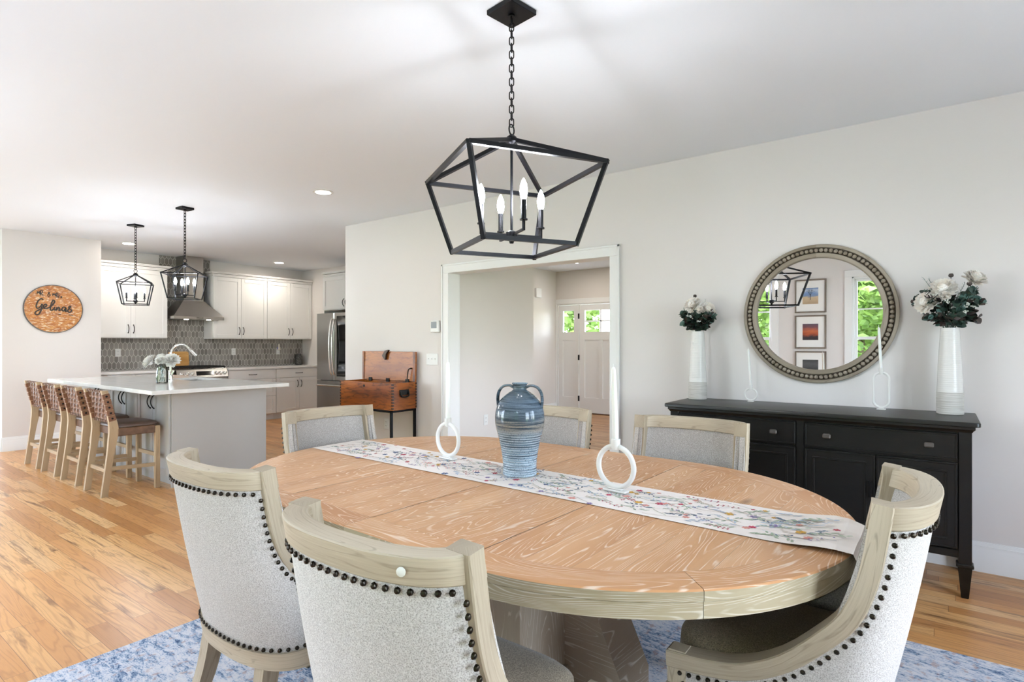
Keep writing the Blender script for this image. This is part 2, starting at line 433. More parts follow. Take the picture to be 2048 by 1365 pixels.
# ------------------------------------------------------------------ the setting
H = 2.70
XR = 4.22
def wallbox(mb, *a): mb.box(*a)
b = MB(); b.box(-.72, 9.47, -1.92, 12.12, -.12, 0); struct('floor', b, M['floor'])
b = MB(); b.box(-.72, 9.47, -1.92, 12.12, H, H+.12); struct('ceiling', b, M['ceiling'])
def wall_open(axis, p0, p1, a0, a1, holes, z1=H):
    """wall slab between p0..p1 across axis, along a0..a1, with rectangular holes (h0,h1,z0,z1)"""
    mb = MB()
    def bx(u0, u1, z0, z1):
        if u1-u0 < 1e-4 or z1-z0 < 1e-4: return
        if axis == 'x': mb.box(p0, p1, u0, u1, z0, z1)
        else: mb.box(u0, u1, p0, p1, z0, z1)
    cur = a0
    for h0, h1, q0, q1 in sorted(holes):
        bx(cur, h0, 0, z1); bx(h0, h1, 0, q0); bx(h0, h1, q1, z1); cur = h1
    bx(cur, a1, 0, z1)
    return mb
OP = (2.14, 3.98, 0, 2.035)
struct('wall_right', wall_open('x', XR, XR+.14, -1.8, 5.64, [OP]), M['wall'])
b = MB(); b.box(XR+.14, 6.45, 5.5, 5.64, 0, H); struct('wall_fridge', b, M['wall'])
b = MB(); b.box(6.33, 6.45, 5.64, 9.79, 0, H); struct('wall_kitchen_side', b, M['wall'])
b = MB(); b.box(2.82, 6.45, 9.79, 9.91, 0, H); struct('wall_kitchen', b, M['wall'])
b = MB(); b.box(1.805, 2.82, 9.05, 9.91, 0, H); struct('wall_pantry', b, M['wall'])
b = MB(); b.box(1.805, 1.925, 9.91, 12.0, 0, H); struct('wall_passage', b, M['wall'])
WL = [(-.02, .96, .55, 2.22), (1.98, 2.96, .55, 2.22), (3.75, 5.75, .06, 2.22), (6.5, 7.48, .55, 2.22), (7.9, 8.88, .55, 2.22), (9.8, 11.4, .55, 2.22)]  # past the mirrored pair, unseen openings added to bring in daylight
struct('wall_left', wall_open('x', -.72, -.6, -1.92, 12.12, WL), M['wall'])
WB = [(.2, 1.3, .55, 2.22), (1.75, 2.85, .55, 2.22), (4.9, 6.5, .5, 2.22), (7.1, 8.7, .5, 2.22)]  # unseen openings added so daylight reaches the room and the hall
struct('wall_back', wall_open('y', -1.92, -1.8, -.6, 9.47, WB), M['wall'])
WF = [(-.1, 1.3, .7, 2.1)]
struct('wall_far', wall_open('y', 12.0, 12.12, -.6, 9.47, [(.0, 1.4, .6, 2.2)]), M['wall'])
# hall and foyer
b = MB(); b.box(XR+.14, 5.91, 4.1, 5.5, 0, H); struct('wall_hall_left', b, M['hallwall'])
b = MB(); b.box(6.45, 9.35, 5.95, 6.07, 0, H); struct('wall_foyer_left', b, M['hallwall'])
DR = (4.05, 5.93, 0, 2.07)
struct('wall_front', wall_open('x', 9.35, 9.47, -1.8, 6.07, [DR]), M['hallwall'])

# casing round the wide hall opening
b = MB()
c0, c1, cz = 2.159, 3.959, 2.018; w = .086; pz = (.0, .020)
for side, x0, x1 in ((-1, XR-.02, XR), (1, XR+.14, XR+.16)):
    b.box(x0, x1, c0-w, c0, 0, cz, .003, 'z'); b.box(x0, x1, c1, c1+w, 0, cz, .003, 'z'); b.box(x0, x1, c0-w, c1+w, cz, cz+w, .003, 'y')
    xb0, xb1 = (x0-.008, x0) if side < 0 else (x1, x1+.008)
    for y0, y1, z0, z1, g in ((c0-w-.004, c0-w+.014, 0, cz+w+.004, 'z'), (c1+w-.014, c1+w+.004, 0, cz+w+.004, 'z'), (c0-w-.004, c1+w+.004, cz+w-.014, cz+w+.004, 'y')):
        b.box(xb0, xb1+.001, y0, y1, z0, z1, .002, g)
b.box(XR-.001, XR+.141, c0-.019, c0, 0, cz, 0, 'z'); b.box(XR-.001, XR+.141, c1, c1+.021, 0, cz, 0, 'z'); b.box(XR-.001, XR+.141, c0-.019, c1+.021, cz, cz+.019, 0, 'y')
struct('trim_1', b, M['trim'])

def baseboard(name, runs):
    """runs: (axis, wall plane, out direction, a0, a1)"""
    mb = MB()
    for ax, p, d, a0, a1 in runs:
        prof = [(0, 0), (.016, 0), (.016, .125), (.0145, .128), (.0145, .148), (.010, .151), (.007, .168), (0, .17)]
        poly = [(p + d*q, z) for q, z in prof]
        if ax == 'x': mb.prism(poly, a0, a1, 'y')
        else: mb.prism(poly, a0, a1, 'x')
    return struct(name, mb, M['trim'])
# prism axis 'y' takes (x,z); axis 'x' takes (y,z)
baseboard('baseboard_right', [('x', XR, -1, -1.8, c0-w-.004), ('x', XR, -1, c1+w+.004, 5.64)])
baseboard('baseboard_pantry', [('y', 9.05, -1, 1.805, 2.82), ('x', 1.805, -1, 9.05, 12.0)])
baseboard('baseboard_hall', [('y', 4.1, -1, XR+.16, 5.91), ('x', 5.91, 1, 4.1, 5.5), ('y', 5.95, -1, 6.45, 9.35), ('x', 9.35, -1, -1.8, 3.95), ('x', XR+.14, 1, -1.8, c0-w-.004)])
baseboard('baseboard_left', [('x', -.6, 1, -1.8, 3.65), ('x', -.6, 1, 5.85, 12.0)])
baseboard('baseboard_back', [('y', -1.8, 1, -.6, XR), ('y', -1.8, 1, XR+.14, 9.35)])

# windows: double hung sashes; a pair mirrored, most others added unseen for daylight
nwin = 0
def window(axis, p_in, p_out, a0, a1, z0, z1, muntin=True, slider=False):
    global nwin; nwin += 1
    d = 1 if p_in > p_out else -1            # towards the room
    def B(mb, a, b_, z, y, q0, q1, bev=.002):
        lo, hi = min(q0, q1), max(q0, q1)
        if axis == 'x': mb.box(lo, hi, a, b_, z, y, bev, 'z')
        else: mb.box(a, b_, lo, hi, z, y, bev, 'z')
    mb = MB(); cw = .09; f = .035
    i = p_in
    B(mb, a0-cw, a0, z0-.02, z1, i, i+d*.02); B(mb, a1, a1+cw, z0-.02, z1, i, i+d*.02); B(mb, a0-cw, a1+cw, z1, z1+cw, i, i+d*.02)
    if not slider:
        B(mb, a0-cw-.02, a1+cw+.02, z0-.035, z0, i-d*.0, i+d*.05); B(mb, a0-cw, a1+cw, z0-.035-cw, z0-.035, i, i+d*.018)
    for u0, u1, q0, q1 in ((a0, a0+.02, z0, z1), (a1-.02, a1, z0, z1), (a0, a1, z0, z0+.02), (a0, a1, z1-.02, z1)): B(mb, u0, u1, q0, q1, p_in, p_out, 0)
    o = struct('window_%d' % nwin, mb, M['trim'])
    mid = (z0+z1)/2
    s = MB(); pq = p_in - d*.05
    def sash(u0, u1, q0, q1, off, mun):
        p0, p1 = pq - d*off, pq - d*(off+.035)
        B(s, u0, u0+f, q0, q1, p0, p1); B(s, u1-f, u1, q0, q1, p0, p1); B(s, u0+f, u1-f, q0, q0+f, p0, p1); B(s, u0+f, u1-f, q1-f, q1, p0, p1)
        if mun: B(s, u0+f, u1-f, (q0+q1)/2-.009, (q0+q1)/2+.009, p0-d*.008, p1+d*.008, 0)
        return p0 - d*.0175
    g = MB()
    def pane(u0, u1, q0, q1, p):
        if axis == 'x': g.face([(p, u0, q0), (p, u1, q0), (p, u1, q1), (p, u0, q1)])
        else: g.face([(u0, p, q0), (u1, p, q0), (u1, p, q1), (u0, p, q1)])
    if slider:
        m_ = (a0+a1)/2
        for (u0, u1, off) in ((a0+.02, m_+.03, 0), (m_-.03, a1-.02, .036)):
            p = sash(u0, u1, z0+.02, z1-.02, off, False); pane(u0+f, u1-f, z0+.02+f, z1-.02-f, p)
    else:
        p = sash(a0+.02, a1-.02, z0+.02, mid+.02, 0, False); pane(a0+.02+f, a1-.02-f, z0+.02+f, mid+.02-f, p)
        p = sash(a0+.02, a1-.02, mid-.02, z1-.02, .036, muntin); pane(a0+.02+f, a1-.02-f, mid-.02+f, z1-.02-f, p)
    s.build('sash', M['trim'], o); g.build('glass_pane', M['pane'], o)
    # portal so that daylight through the opening is sampled well
    L = bpy.data.lights.new('window_portal', 'AREA'); L.shape = 'RECTANGLE'; L.cycles.is_portal = True
    L.size = (a1-a0) - .02; L.size_y = (z1-z0) - .02
    lo = bpy.data.objects.new('window_portal', L); COL.objects.link(lo)
    pp = p_out - d*.005
    lo.location = (pp, (a0+a1)/2, (z0+z1)/2) if axis == 'x' else ((a0+a1)/2, pp, (z0+z1)/2)
    n = V((d, 0, 0)) if axis == 'x' else V((0, d, 0))
    lo.rotation_euler = (-n).to_track_quat('Z', 'Y').to_euler()
for h in WL: window('x', -.6, -.72, h[0], h[1], h[2], h[3], slider=(h[1]-h[0] > 1.8))
for h in WB: window('y', -1.8, -1.92, h[0], h[1], h[2], h[3])
window('y', 12.0, 12.12, 0, 1.4, .6, 2.2)

# front door with sidelights
def door_unit():
    X0 = 9.35
    mb = MB(); w = .09
    mb.box(X0-.02, X0, 5.93, 5.93+w, 0, 2.07, .003, 'z'); mb.box(X0-.02, X0, 4.05-w, 4.05, 0, 2.07, .003, 'z'); mb.box(X0-.02, X0, 4.05-w, 5.93+w, 2.07, 2.16, .003, 'y')
    mb.box(X0-.006, X0+.10, 5.90, 5.93, 0, 2.07); mb.box(X0-.006, X0+.10, 4.05, 4.08, 0, 2.07); mb.box(X0-.006, X0+.10, 4.08, 5.90, 2.045, 2.07)
    for y in (5.455, 4.525): mb.box(X0-.006, X0+.10, y-.012, y+.012, 0, 2.045)
    struct('trim_2', mb, M['trim'])
    mb = MB(); mb.box(X0-.01, X0+.12, 4.08, 5.90, 0, .018); struct('trim_3', mb, M['strap2'])
    def leaf(y0, y1, lites, panels):
        """recessed craftsman leaf with glass up top; y0<y1"""
        f = MB(); g = MB(); st = .115 if y1-y0 > .6 else .09
        z0, zt = .022, 2.04; lz0, lz1 = 1.53, 1.935; x0, x1 = X0+.012, X0+.056
        f.box(x0, x1, y0, y0+st, z0, zt, 0, 'z'); f.box(x0, x1, y1-st, y1, z0, zt, 0, 'z')
        f.box(x0, x1, y0+st, y1-st, z0, .30); f.box(x0, x1, y0+st, y1-st, lz0-.15, lz0); f.box(x0, x1, y0+st, y1-st, lz1, zt)
        ww = (y1-y0-2*st)
        for k in range(1, panels): 
            yy = y0+st+ww*k/panels; f.box(x0, x1, yy-.04, yy+.04, .30, lz0-.15)
        f.box(x0+.014, x1-.014, y0+st-.005, y1-st+.005, .28, lz0-.13)
        for k in range(1, lites):
            yy = y0+st+ww*k/lites; f.box(x0+.005, x1-.005, yy-.012, yy+.012, lz0, lz1)
        if lites > 1: f.box(x0+.005, x1-.005, y0+st, y1-st, (lz0+lz1)/2-.012, (lz0+lz1)/2+.012)
        g.face([((x0+x1)/2, y0+st, lz0), ((x0+x1)/2, y1-st, lz0), ((x0+x1)/2, y1-st, lz1), ((x0+x1)/2, y0+st, lz1)])
        return f, g
    f, g = leaf(4.54, 5.44, 2, 2)
    o = struct('door_1', f, M['trim']); g.build('glass_pane', M['pane'], o)
    for z in (.28, 1.05, 1.83):
        h = MB(); h.box(X0-.012, X0+.014, 5.436, 5.462, z-.05, z+.05, .003); h.build('hinge', M['hardware'], o)
    k = MB(); k.tube([(X0-.04, 4.61, 1.0), (X0+.012, 4.61, 1.0)], .012); k.sphere((X0-.05, 4.61, 1.0), .028); k.lathe([(.03, 0), (.03, .008)], 20, (0, 0, 0)); k.build('knob', M['hardware'], o)
    for i, (a, c) in enumerate(((5.47, 5.895), (4.085, 4.51))):
        f, g = leaf(a, c, 1, 1); o = struct('window_%d' % (20+i), f, M['trim']); g.build('glass_pane', M['pane'], o)
door_unit()
for (y0, y1) in ((4.65, 5.33), (5.56, 5.81), (4.17, 4.42)):
    L = bpy.data.lights.new('window_portal', 'AREA'); L.shape = 'RECTANGLE'; L.cycles.is_portal = True; L.size = y1-y0; L.size_y = .42
    lo = bpy.data.objects.new('window_portal', L); COL.objects.link(lo); lo.location = (9.44, (y0+y1)/2, 1.73); lo.rotation_euler = V((1, 0, 0)).to_track_quat('Z', 'Y').to_euler()
# porch post outside the front door
b = MB(); b.box(10.9, 11.1, 5.62, 5.84, -.12, 3.0, .01); b.box(10.86, 11.14, 5.58, 5.88, -.12, .1, .01); b.box(10.86, 11.14, 5.58, 5.88, 2.8, 3.0, .01)
tag(b.build('porch_post', M['trim']), 'white square porch post seen through the front door glass', 'post')

# outdoors
b = MB(); b.box(-5.5, 14, -7, 17, -.26, -.13); struct('bounce_patio', b, plain('pale_concrete', 'cfcdc8', .9))  # pale slab added outside to bounce neutral daylight onto the ceiling
b = MB(); b.box(-40, 45, -40, 45, -.5, -.25)
m = Mat('lawn', .9); n = m.noise(m.geo(), 3, 4); m.col(m.ramp(n, [(.3, '3f5f22'), (.7, '6f8f3c')])); M['lawn'] = m.m
o = b.build('lawn', M['lawn']); tag(o, 'green lawn around the house outside the windows', 'lawn', kind='stuff')
def folmat(name, a, b_):
    m = Mat(name, .55); n = m.noise(m.geo(), 2.2, 3); m.col(m.ramp(n, [(.3, a), (.7, b_)]))
    t = m.t; tl = m.n('BsdfTranslucent', Color=lin(b_)); mx = m.n('MixShader', i0=.35, i1=m.b.outputs[0], i2=tl.outputs[0])
    t.links.new(mx.outputs[0], t.nodes['Material Output'].inputs[0]); return m.m
M['fol'] = folmat('maple_foliage', '3c5a26', '8da552'); M['bark'] = plain('bark', '5a4a3c', .9)
def tree_mesh(seed, h=9.0, r=3.0, n=11000):
    q = random.Random(seed); mb = MB()
    blobs = [(q.uniform(-.6, .6)*r, q.uniform(-.6, .6)*r, q.uniform(.05, .85)*h, q.uniform(.35, .6)*r) for _ in range(24)]
    for _ in range(n):
        bx, by, bz, br = q.choice(blobs)
        d = V((q.gauss(0, 1), q.gauss(0, 1), q.gauss(0, 1))).normalized()*br*q.uniform(.75, 1.08)
        p = V((bx, by, bz)) + d
        if p.z < .3: p.z = q.uniform(.3, .9)
        a = V((q.gauss(0, 1), q.gauss(0, 1), q.gauss(0, .5))).normalized(); c = a.cross(V((q.gauss(0, 1), q.gauss(0, 1), q.gauss(0, 1)))).normalized()
        s_ = q.uniform(.10, .17)
        mb.face([p-a*s_, p-c*s_*.5, p+a*s_, p+c*s_*.5])
    return mb
def tree(loc, seed, rz, label, group, first=None, h=9.0, r=3.0):
    if first is not None: return dup(first, loc, rz, label)
    t = thing('maple_tree', label, 'tree', loc, rz, group)
    tree_mesh(seed, h, r).build('crown', M['fol'], t, 0)
    k = MB(); k.tube([(0, 0, 0), (.1, .05, h*.3), (0, .1, h*.75)], lambda u: .18*(1-u*.7)); k.build('trunk', M['bark'], t)
    return t
g = 'trees seen through the windows'
t0 = tree((-8.6, .3, -.2), 3, 0, 'leafy green tree seen at the right side of the round mirror', g, h=8.0, r=2.2)
tree((-9.0, 5.9, -.2), 0, 2.0, 'leafy green tree seen at the left edge of the round mirror', g, t0)
for (x, y, rz) in ((-14.5, -4.5, 1.1), (-14.8, 2.2, 2.2), (-15.0, 10.5, 3.0)): tree((x, y, -.2), 0, rz, 'leafy green tree behind the others outside the dining windows', g, t0)
tree((16.5, 9.4, -.2), 0, .7, 'leafy green tree seen through the sidelight of the front door', g, t0)
tree((16.5, 3.8, -.2), 0, 5.2, 'leafy green tree seen through the front door glass', g, t0)
h_ = thing('garden_hedge', 'tall green hedge behind the trees outside the dining windows', 'hedge', (-19.0, 3.0, -.2)); q = random.Random(8); k = MB()
for _ in range(14000):
    p = V((q.uniform(-.5, .5), q.uniform(-13, 13), q.uniform(.3, 7.0))); a = V((q.gauss(0, .5), q.gauss(0, 1), q.gauss(0, 1))).normalized(); c_ = a.cross(V((1, q.gauss(0, .5), q.gauss(0, .5)))).normalized(); s_ = q.uniform(.2, .3)
    k.face([p-a*s_, p-c_*s_*.55, p+a*s_, p+c_*s_*.55])
k.build('foliage', M['fol'], h_, 0)
k = MB()
for i in range(16): k.tube([(0, -12+i*1.6, 0), (.05, -12+i*1.6, 3.5)], .05, 6)
k.build('trunks', M['bark'], h_)
# ------------------------------------------------------------------ rug, table, runner, dining chairs
b = MB(); b.box(.62, 3.02, -.36, 2.79, 0, .010, .003)
rug = b.build('area_rug', M['rug']); tag(rug, 'distressed blue and cream area rug under the dining table', 'rug')

TC = (1.826, 1.40); TR = .770; TL = .4555; TZ = .76
def stadium(r, n=48, l=TL):
    pts = []
    for i in range(n+1): a = pi*i/n; pts.append((TC[0]+r*cos(a), TC[1]+l+r*sin(a)))
    for i in range(n+1): a = pi+pi*i/n; pts.append((TC[0]+r*cos(a), TC[1]-l+r*sin(a)))
    return pts
t = thing('dining_table', 'oval cerused oak dining table with two leaves on a block pedestal', 'table', (0, 0, 0))
bw = .105
# the field: leaves cut across X at the seams, planks run along X
seams = [TC[1]+TL, TC[1], TC[1]-TL]
def field_piece(y0, y1, name):
    inner = stadium(TR-bw, 64); mb = MB()
    def width(y, r):
        d = abs(y-TC[1])-TL
        return r if d <= 0 else sqrt(max(r*r-d*d, 0))
    r = TR-bw
    q = random.Random(int(y0*100)); y = y0
    while y < y1-1e-4:
        h = min(q.uniform(.1, .17), y1-y); 
        if y1-(y+h) < .05: h = y1-y
        N = 14; uo = q.uniform(0, 30)
        rows = []
        for k in range(N+1):
            yy = y+.0004+(h-.0008)*k/N; wd = width(yy, r); rows.append([(TC[0]-wd, yy, TZ-.0006), (TC[0]+wd, yy, TZ-.0006)])
        vs = [p for rr in rows for p in rr]; fs = []; uv = []
        for k in range(N):
            fs.append((2*k, 2*k+1, 2*k+3, 2*k+2)); uv.append([(vs[i][0]+uo, vs[i][1]+uo*.7) for i in fs[-1]])
        mb._add(vs, fs, uv); y += h
    return mb
E_ = .0011
ends = [(TC[1]+TL+E_, TC[1]+TL+TR-bw), (TC[1]+E_, TC[1]+TL-E_), (TC[1]-TL+E_, TC[1]-E_), (TC[1]-TL-TR+bw, TC[1]-TL-E_)]
for i, (a, c) in enumerate(ends): field_piece(a, c, i).build('table_leaf' if i in (1, 2) else 'table_end', M['oak'], t, 0)
# border ring cut into segments
def ring_seg(s0, s1):
    """along perimeter parameter between straight and arcs; returns mesh with top, edge, lower edge"""
    per = 2*pi*TR + 4*TL
    def at(s, r):
        s = s % per; A = pi*TR
        if s < A: a = s/TR; return (TC[0]+r*cos(a), TC[1]+TL+r*sin(a))
        s -= A
        if s < 2*TL: return (TC[0]-r, TC[1]+TL-s)
        s -= 2*TL
        if s < A: a = pi+s/TR; return (TC[0]+r*cos(a), TC[1]-TL+r*sin(a))
        s -= A
        return (TC[0]+r, TC[1]-TL+s)
    n = max(2, int((s1-s0)/.04)); uo = random.Random(int(s0*77)).uniform(0, 40)
    top = MB(); edge = MB()
    def strip(mb, sec):
        rows = [[(*at(s0+(s1-s0)*i/n, r), z) for r, z in sec] for i in range(n+1)]
        vs = [p for r in rows for p in r]; m_ = len(sec); fs = []; uv = []
        vv = [0]
        for k in range(m_-1): vv.append(vv[-1]+hypot(sec[k+1][0]-sec[k][0], sec[k+1][1]-sec[k][1]))
        for i in range(n):
            for k in range(m_-1):
                fs.append((i*m_+k, i*m_+k+1, (i+1)*m_+k+1, (i+1)*m_+k)); u0 = s0+(s1-s0)*i/n+uo; u1 = s0+(s1-s0)*(i+1)/n+uo
                uv.append([(u0, vv[k]+uo), (u0, vv[k+1]+uo), (u1, vv[k+1]+uo), (u1, vv[k]+uo)])
        mb._add(vs, fs, uv)
    strip(top, [(TR-bw+.0006, TZ-.0006), (TR-.004, TZ), (TR, TZ-.004)])
    strip(edge, [(TR, TZ-.004), (TR, TZ-.026), (TR-.004, TZ-.028), (TR-.003, TZ-.029), (TR-.003, TZ-.066), (TR-.03, TZ-.068)])
    return top, edge
per = 2*pi*TR+4*TL; A_ = pi*TR
cuts = sorted([A_*k/4 for k in range(5)] + [A_+TL, A_+2*TL] + [A_+2*TL+A_*k/4 for k in range(1, 5)] + [2*A_+3*TL, per])
g_ = .0006
tb = MB(); eb = MB()
for a, c in zip(cuts[:-1], cuts[1:]):
    tp, eg = ring_seg(a+g_, c-g_)
    for src, dst in ((tp, tb), (eg, eb)):
        o_ = len(dst.v); dst.v += src.v; dst.f += [[i+o_ for i in f] for f in src.f]; dst.uv += src.uv; dst.mi += src.mi
tb.build('table_border', M['oak'], t); eb.build('table_edge', M['oakedge'], t)
b = MB(); b.prism(stadium(TR-.02, 40), TZ-.064, TZ-.002); b.build('table_underside', M['pedestal'], t)
b = MB(); b.box(1.48, 2.18, 1.06, 1.74, .16, TZ-.058, .004, 'z'); b.box(1.40, 2.26, .98, 1.82, TZ-.12, TZ-.058, .004, 'y'); b.build('pedestal', M['pedestal'], t)
for k in range(4):
    f = MB(); f.M = Matrix.Translation(V((1.83, 1.40, 0))) @ Matrix.Rotation(pi/2*k, 4, 'Z')
    f.prism([(.34, .52), (.34, .011), (.53, .011), (.57, .05), (.57, .16), (.40, .52)], -.095, .095, 'y', 'x'); f.build('foot', M['pedestal'], t)
b = MB(); b.box(1.46, 2.20, 1.04, 1.76, .011, .17, .004, 'x'); b.build('pedestal_base', M['pedestal'], t)
t.rotation_euler = (0, 0, -radians(1.5)); t.location = V((TC[0], TC[1], 0)) - Matrix.Rotation(-radians(1.5), 3, 'Z') @ V((TC[0], TC[1], 0))

# table runner with scattered wildflowers
mr = Mat('runner_linen', .85, 0, .1).col('f3e9e1'); mr.bump(mr.noise(mr.obj(), 900, 2), .15, .0006); M['runner'] = mr.m
fl = [plain('runner_ink_%d' % i, c, .85, 0, .1) for i, c in enumerate(('c25468', 'dcab55', '6a7898', '9482ad', 'a9b79f', 'c4b09e', 'e0a196', '7b8794', 'e2d3c7', 'c0cad6'))]
q = random.Random(21)
mb = MB(); N = 60
Y1, Y0 = TC[1]+TL+TR-.012, TC[1]-TL-TR
def rc(v): return 1.868 + (v-1.41)*.034          # centre line, slightly askew
hw = .163
path = [(Y1-(Y1-Y0+.0)*i/N, TZ+.0015) for i in range(N+1)]
drop = [(Y0-.004, TZ), (Y0-.007, TZ-.004), (Y0-.008, TZ-.015), (Y0-.008, TZ-.03)]
rows = []
for y, z in path+drop:
    lift = .012*math.exp(-((y-(Y0+.05))/.09)**2) if z > TZ else 0.0
    rows.append([(rc(y)+(-hw+2*hw*k/8)*(1-(.30*math.exp(-((y-Y0)/.04)**2) if k > 4 else 0)), y, z+lift*(1+.3*sin(k))) for k in range(9)])
mb.grid(rows)
def zat(y): return TZ+.0019+.014*math.exp(-((y-(Y0+.05))/.09)**2)*1.3
def blob(x, y, a, b_, rot, mi, n=8):
    mb.m = mi; mb.face([(x+a*cos(2*pi*k/n)*cos(rot)-b_*sin(2*pi*k/n)*sin(rot), y+a*cos(2*pi*k/n)*sin(rot)+b_*sin(2*pi*k/n)*cos(rot), zat(y)+q.uniform(.0001, .0006)) for k in range(n)])
def stem(x, y, L, rot, mi, w=.0011):
    mb.m = mi; pts = []; a = rot
    for k in range(7): pts.append((x, y, a)); x += cos(a)*L/6; y += sin(a)*L/6; a += q.uniform(-.25, .25)
    zz = q.uniform(.0001, .0004)
    for (x0, y0, a0), (x1, y1, a1) in zip(pts[:-1], pts[1:]):
        mb.face([(x0-sin(a0)*w, y0+cos(a0)*w, zat(y0)+zz), (x0+sin(a0)*w, y0-cos(a0)*w, zat(y0)+zz), (x1+sin(a1)*w*.8, y1-cos(a1)*w*.8, zat(y1)+zz), (x1-sin(a1)*w*.8, y1+cos(a1)*w*.8, zat(y1)+zz)])
    return pts
cells = [(i, j) for i in range(48) for j in range(6)]
for (ci, cj) in cells:
    y = Y0+.035+(Y1-Y0-.06)*(ci+q.random())/48; x = rc(y)+(-hw+.02)+(2*hw-.04)*(cj+q.random())/6; rot = q.choice((pi/2, -pi/2))+q.uniform(-.8, .8)
    L = q.uniform(.05, .14)
    if abs(x+cos(rot)*L-rc(y)) > hw-.012: rot = pi-rot
    if not Y0+.01 < y+sin(rot)*L < Y1-.03: rot = -rot
    kind = q.random(); pts = stem(x, y, L, rot, q.choice((5, 5, 6, 9, 8, 10)))
    ex, ey, ea = pts[-1]
    if kind < .3:                                                  # berries or lavender up the stem
        mi = q.choice((3, 4, 6, 8, 3, 1, 7))
        for (px, py, pa) in pts[2:]:
            for sgn in (-1, 1):
                if q.random() < .7: blob(px-sin(pa)*sgn*.006, py+cos(pa)*sgn*.006, q.uniform(.003, .006), .0028, pa+sgn*.7, mi)
    elif kind < .66:                                                # leafy
        mi = q.choice((5, 5, 10, 8, 9))
        for (px, py, pa) in pts[1:]:
            sgn = q.choice((-1, 1)); blob(px-sin(pa)*sgn*.008, py+cos(pa)*sgn*.008, q.uniform(.008, .013), .0036, pa+sgn*.6, mi)
    else:                                                           # blossom
        mi = q.choice((1, 2, 3, 7, 2, 1, 7, 4)); r_ = q.uniform(.006, .014)
        for k in range(6): blob(ex+cos(k*pi/3)*r_*.6, ey+sin(k*pi/3)*r_*.6, r_*.62, r_*.4, k*pi/3, mi, 7)
        blob(ex, ey, r_*.25, r_*.25, 0, q.choice((2, 6)), 6)
mb.m = 0
run = mb.build('table_runner', [M['runner']]+fl, None, 0)
tag(run, 'long white runner printed with scattered wildflowers down the dining table', 'table runner')

# ---------------- barrel dining chair; local +y faces the table
ZB = .338; ZT = .942; ZS = .375
def chair_curves():
    """matching bottom / top-edge polylines (outer face) from left arm front round the back to right arm front"""
    prof = crom([(.29, .478, 0), (.19, .484, 0), (.10, .503, 0), (.012, .552, 0), (-.066, .626, 0), (-.118, .69, 0), (-.150, .775, 0), (-.168, .87, 0), (-.178, ZT, 0)], 3)
    prof = [(p[0], p[1]) for p in prof]; m = len(prof)
    top = [(-.272+.006*(i/(m-1)), y, z) for i, (y, z) in enumerate(prof)]
    bot = [(-.272, .29-(.29+.06)*i/(m-1), ZB) for i in range(m)]
    nb = 28
    tb_ = []; bb_ = []
    for k in range(1, nb):
        a = pi - pi*k/nb; e = 2/2.35
        cx_ = abs(cos(a))**e*(1 if cos(a) > 0 else -1); sy_ = abs(sin(a))**e
        tb_.append((.266*cx_, -.178-.135*sy_, ZT)); bb_.append((.272*cx_, -.06-.135*sy_, ZB))
    top = top + tb_ + [(-x, y, z) for x, y, z in top[::-1]]
    bot = bot + bb_ + [(-x, y, z) for x, y, z in bot[::-1]]
    return [V(p) for p in top], [V(p) for p in bot], m
CT, CB, CM = chair_curves(); CN = len(CT)
def outward(i):
    a = CT[max(i-1, 0)]; c = CT[min(i+1, CN-1)]; t_ = c-a
    if i < CM-1 or i > CN-CM: return V((-1 if i < CN/2 else 1, 0, 0))
    n = V((t_.y, -t_.x, 0)).normalized()
    return n if n.dot(V((CT[i].x, CT[i].y+.05, 0))) > 0 else -n
def rule(i): return (CB[i]-CT[i]).normalized()
CO = [outward(i) for i in range(CN)]
for i in (CM-1, CN-CM):                       # blend the normal at the post
    j = 1 if i < CN/2 else -1
    CO[i] = (CO[i-j]+CO[i+j]).normalized()
def edgedir(i):
    """into the panel, across the edge"""
    a = CT[max(i-1, 0)]; c = CT[min(i+1, CN-1)]
    if CM-1 < i < CN-CM: return rule(i)
    if i == CM-1: c = CT[i]
    if i == CN-CM: a = CT[i]
    t_ = (c-a).normalized() * (1 if i < CN/2 else -1)
    return V((0, -t_.z, t_.y)).normalized()
def ip(i0, i1): return range(i0, i1+1)
TH = .052
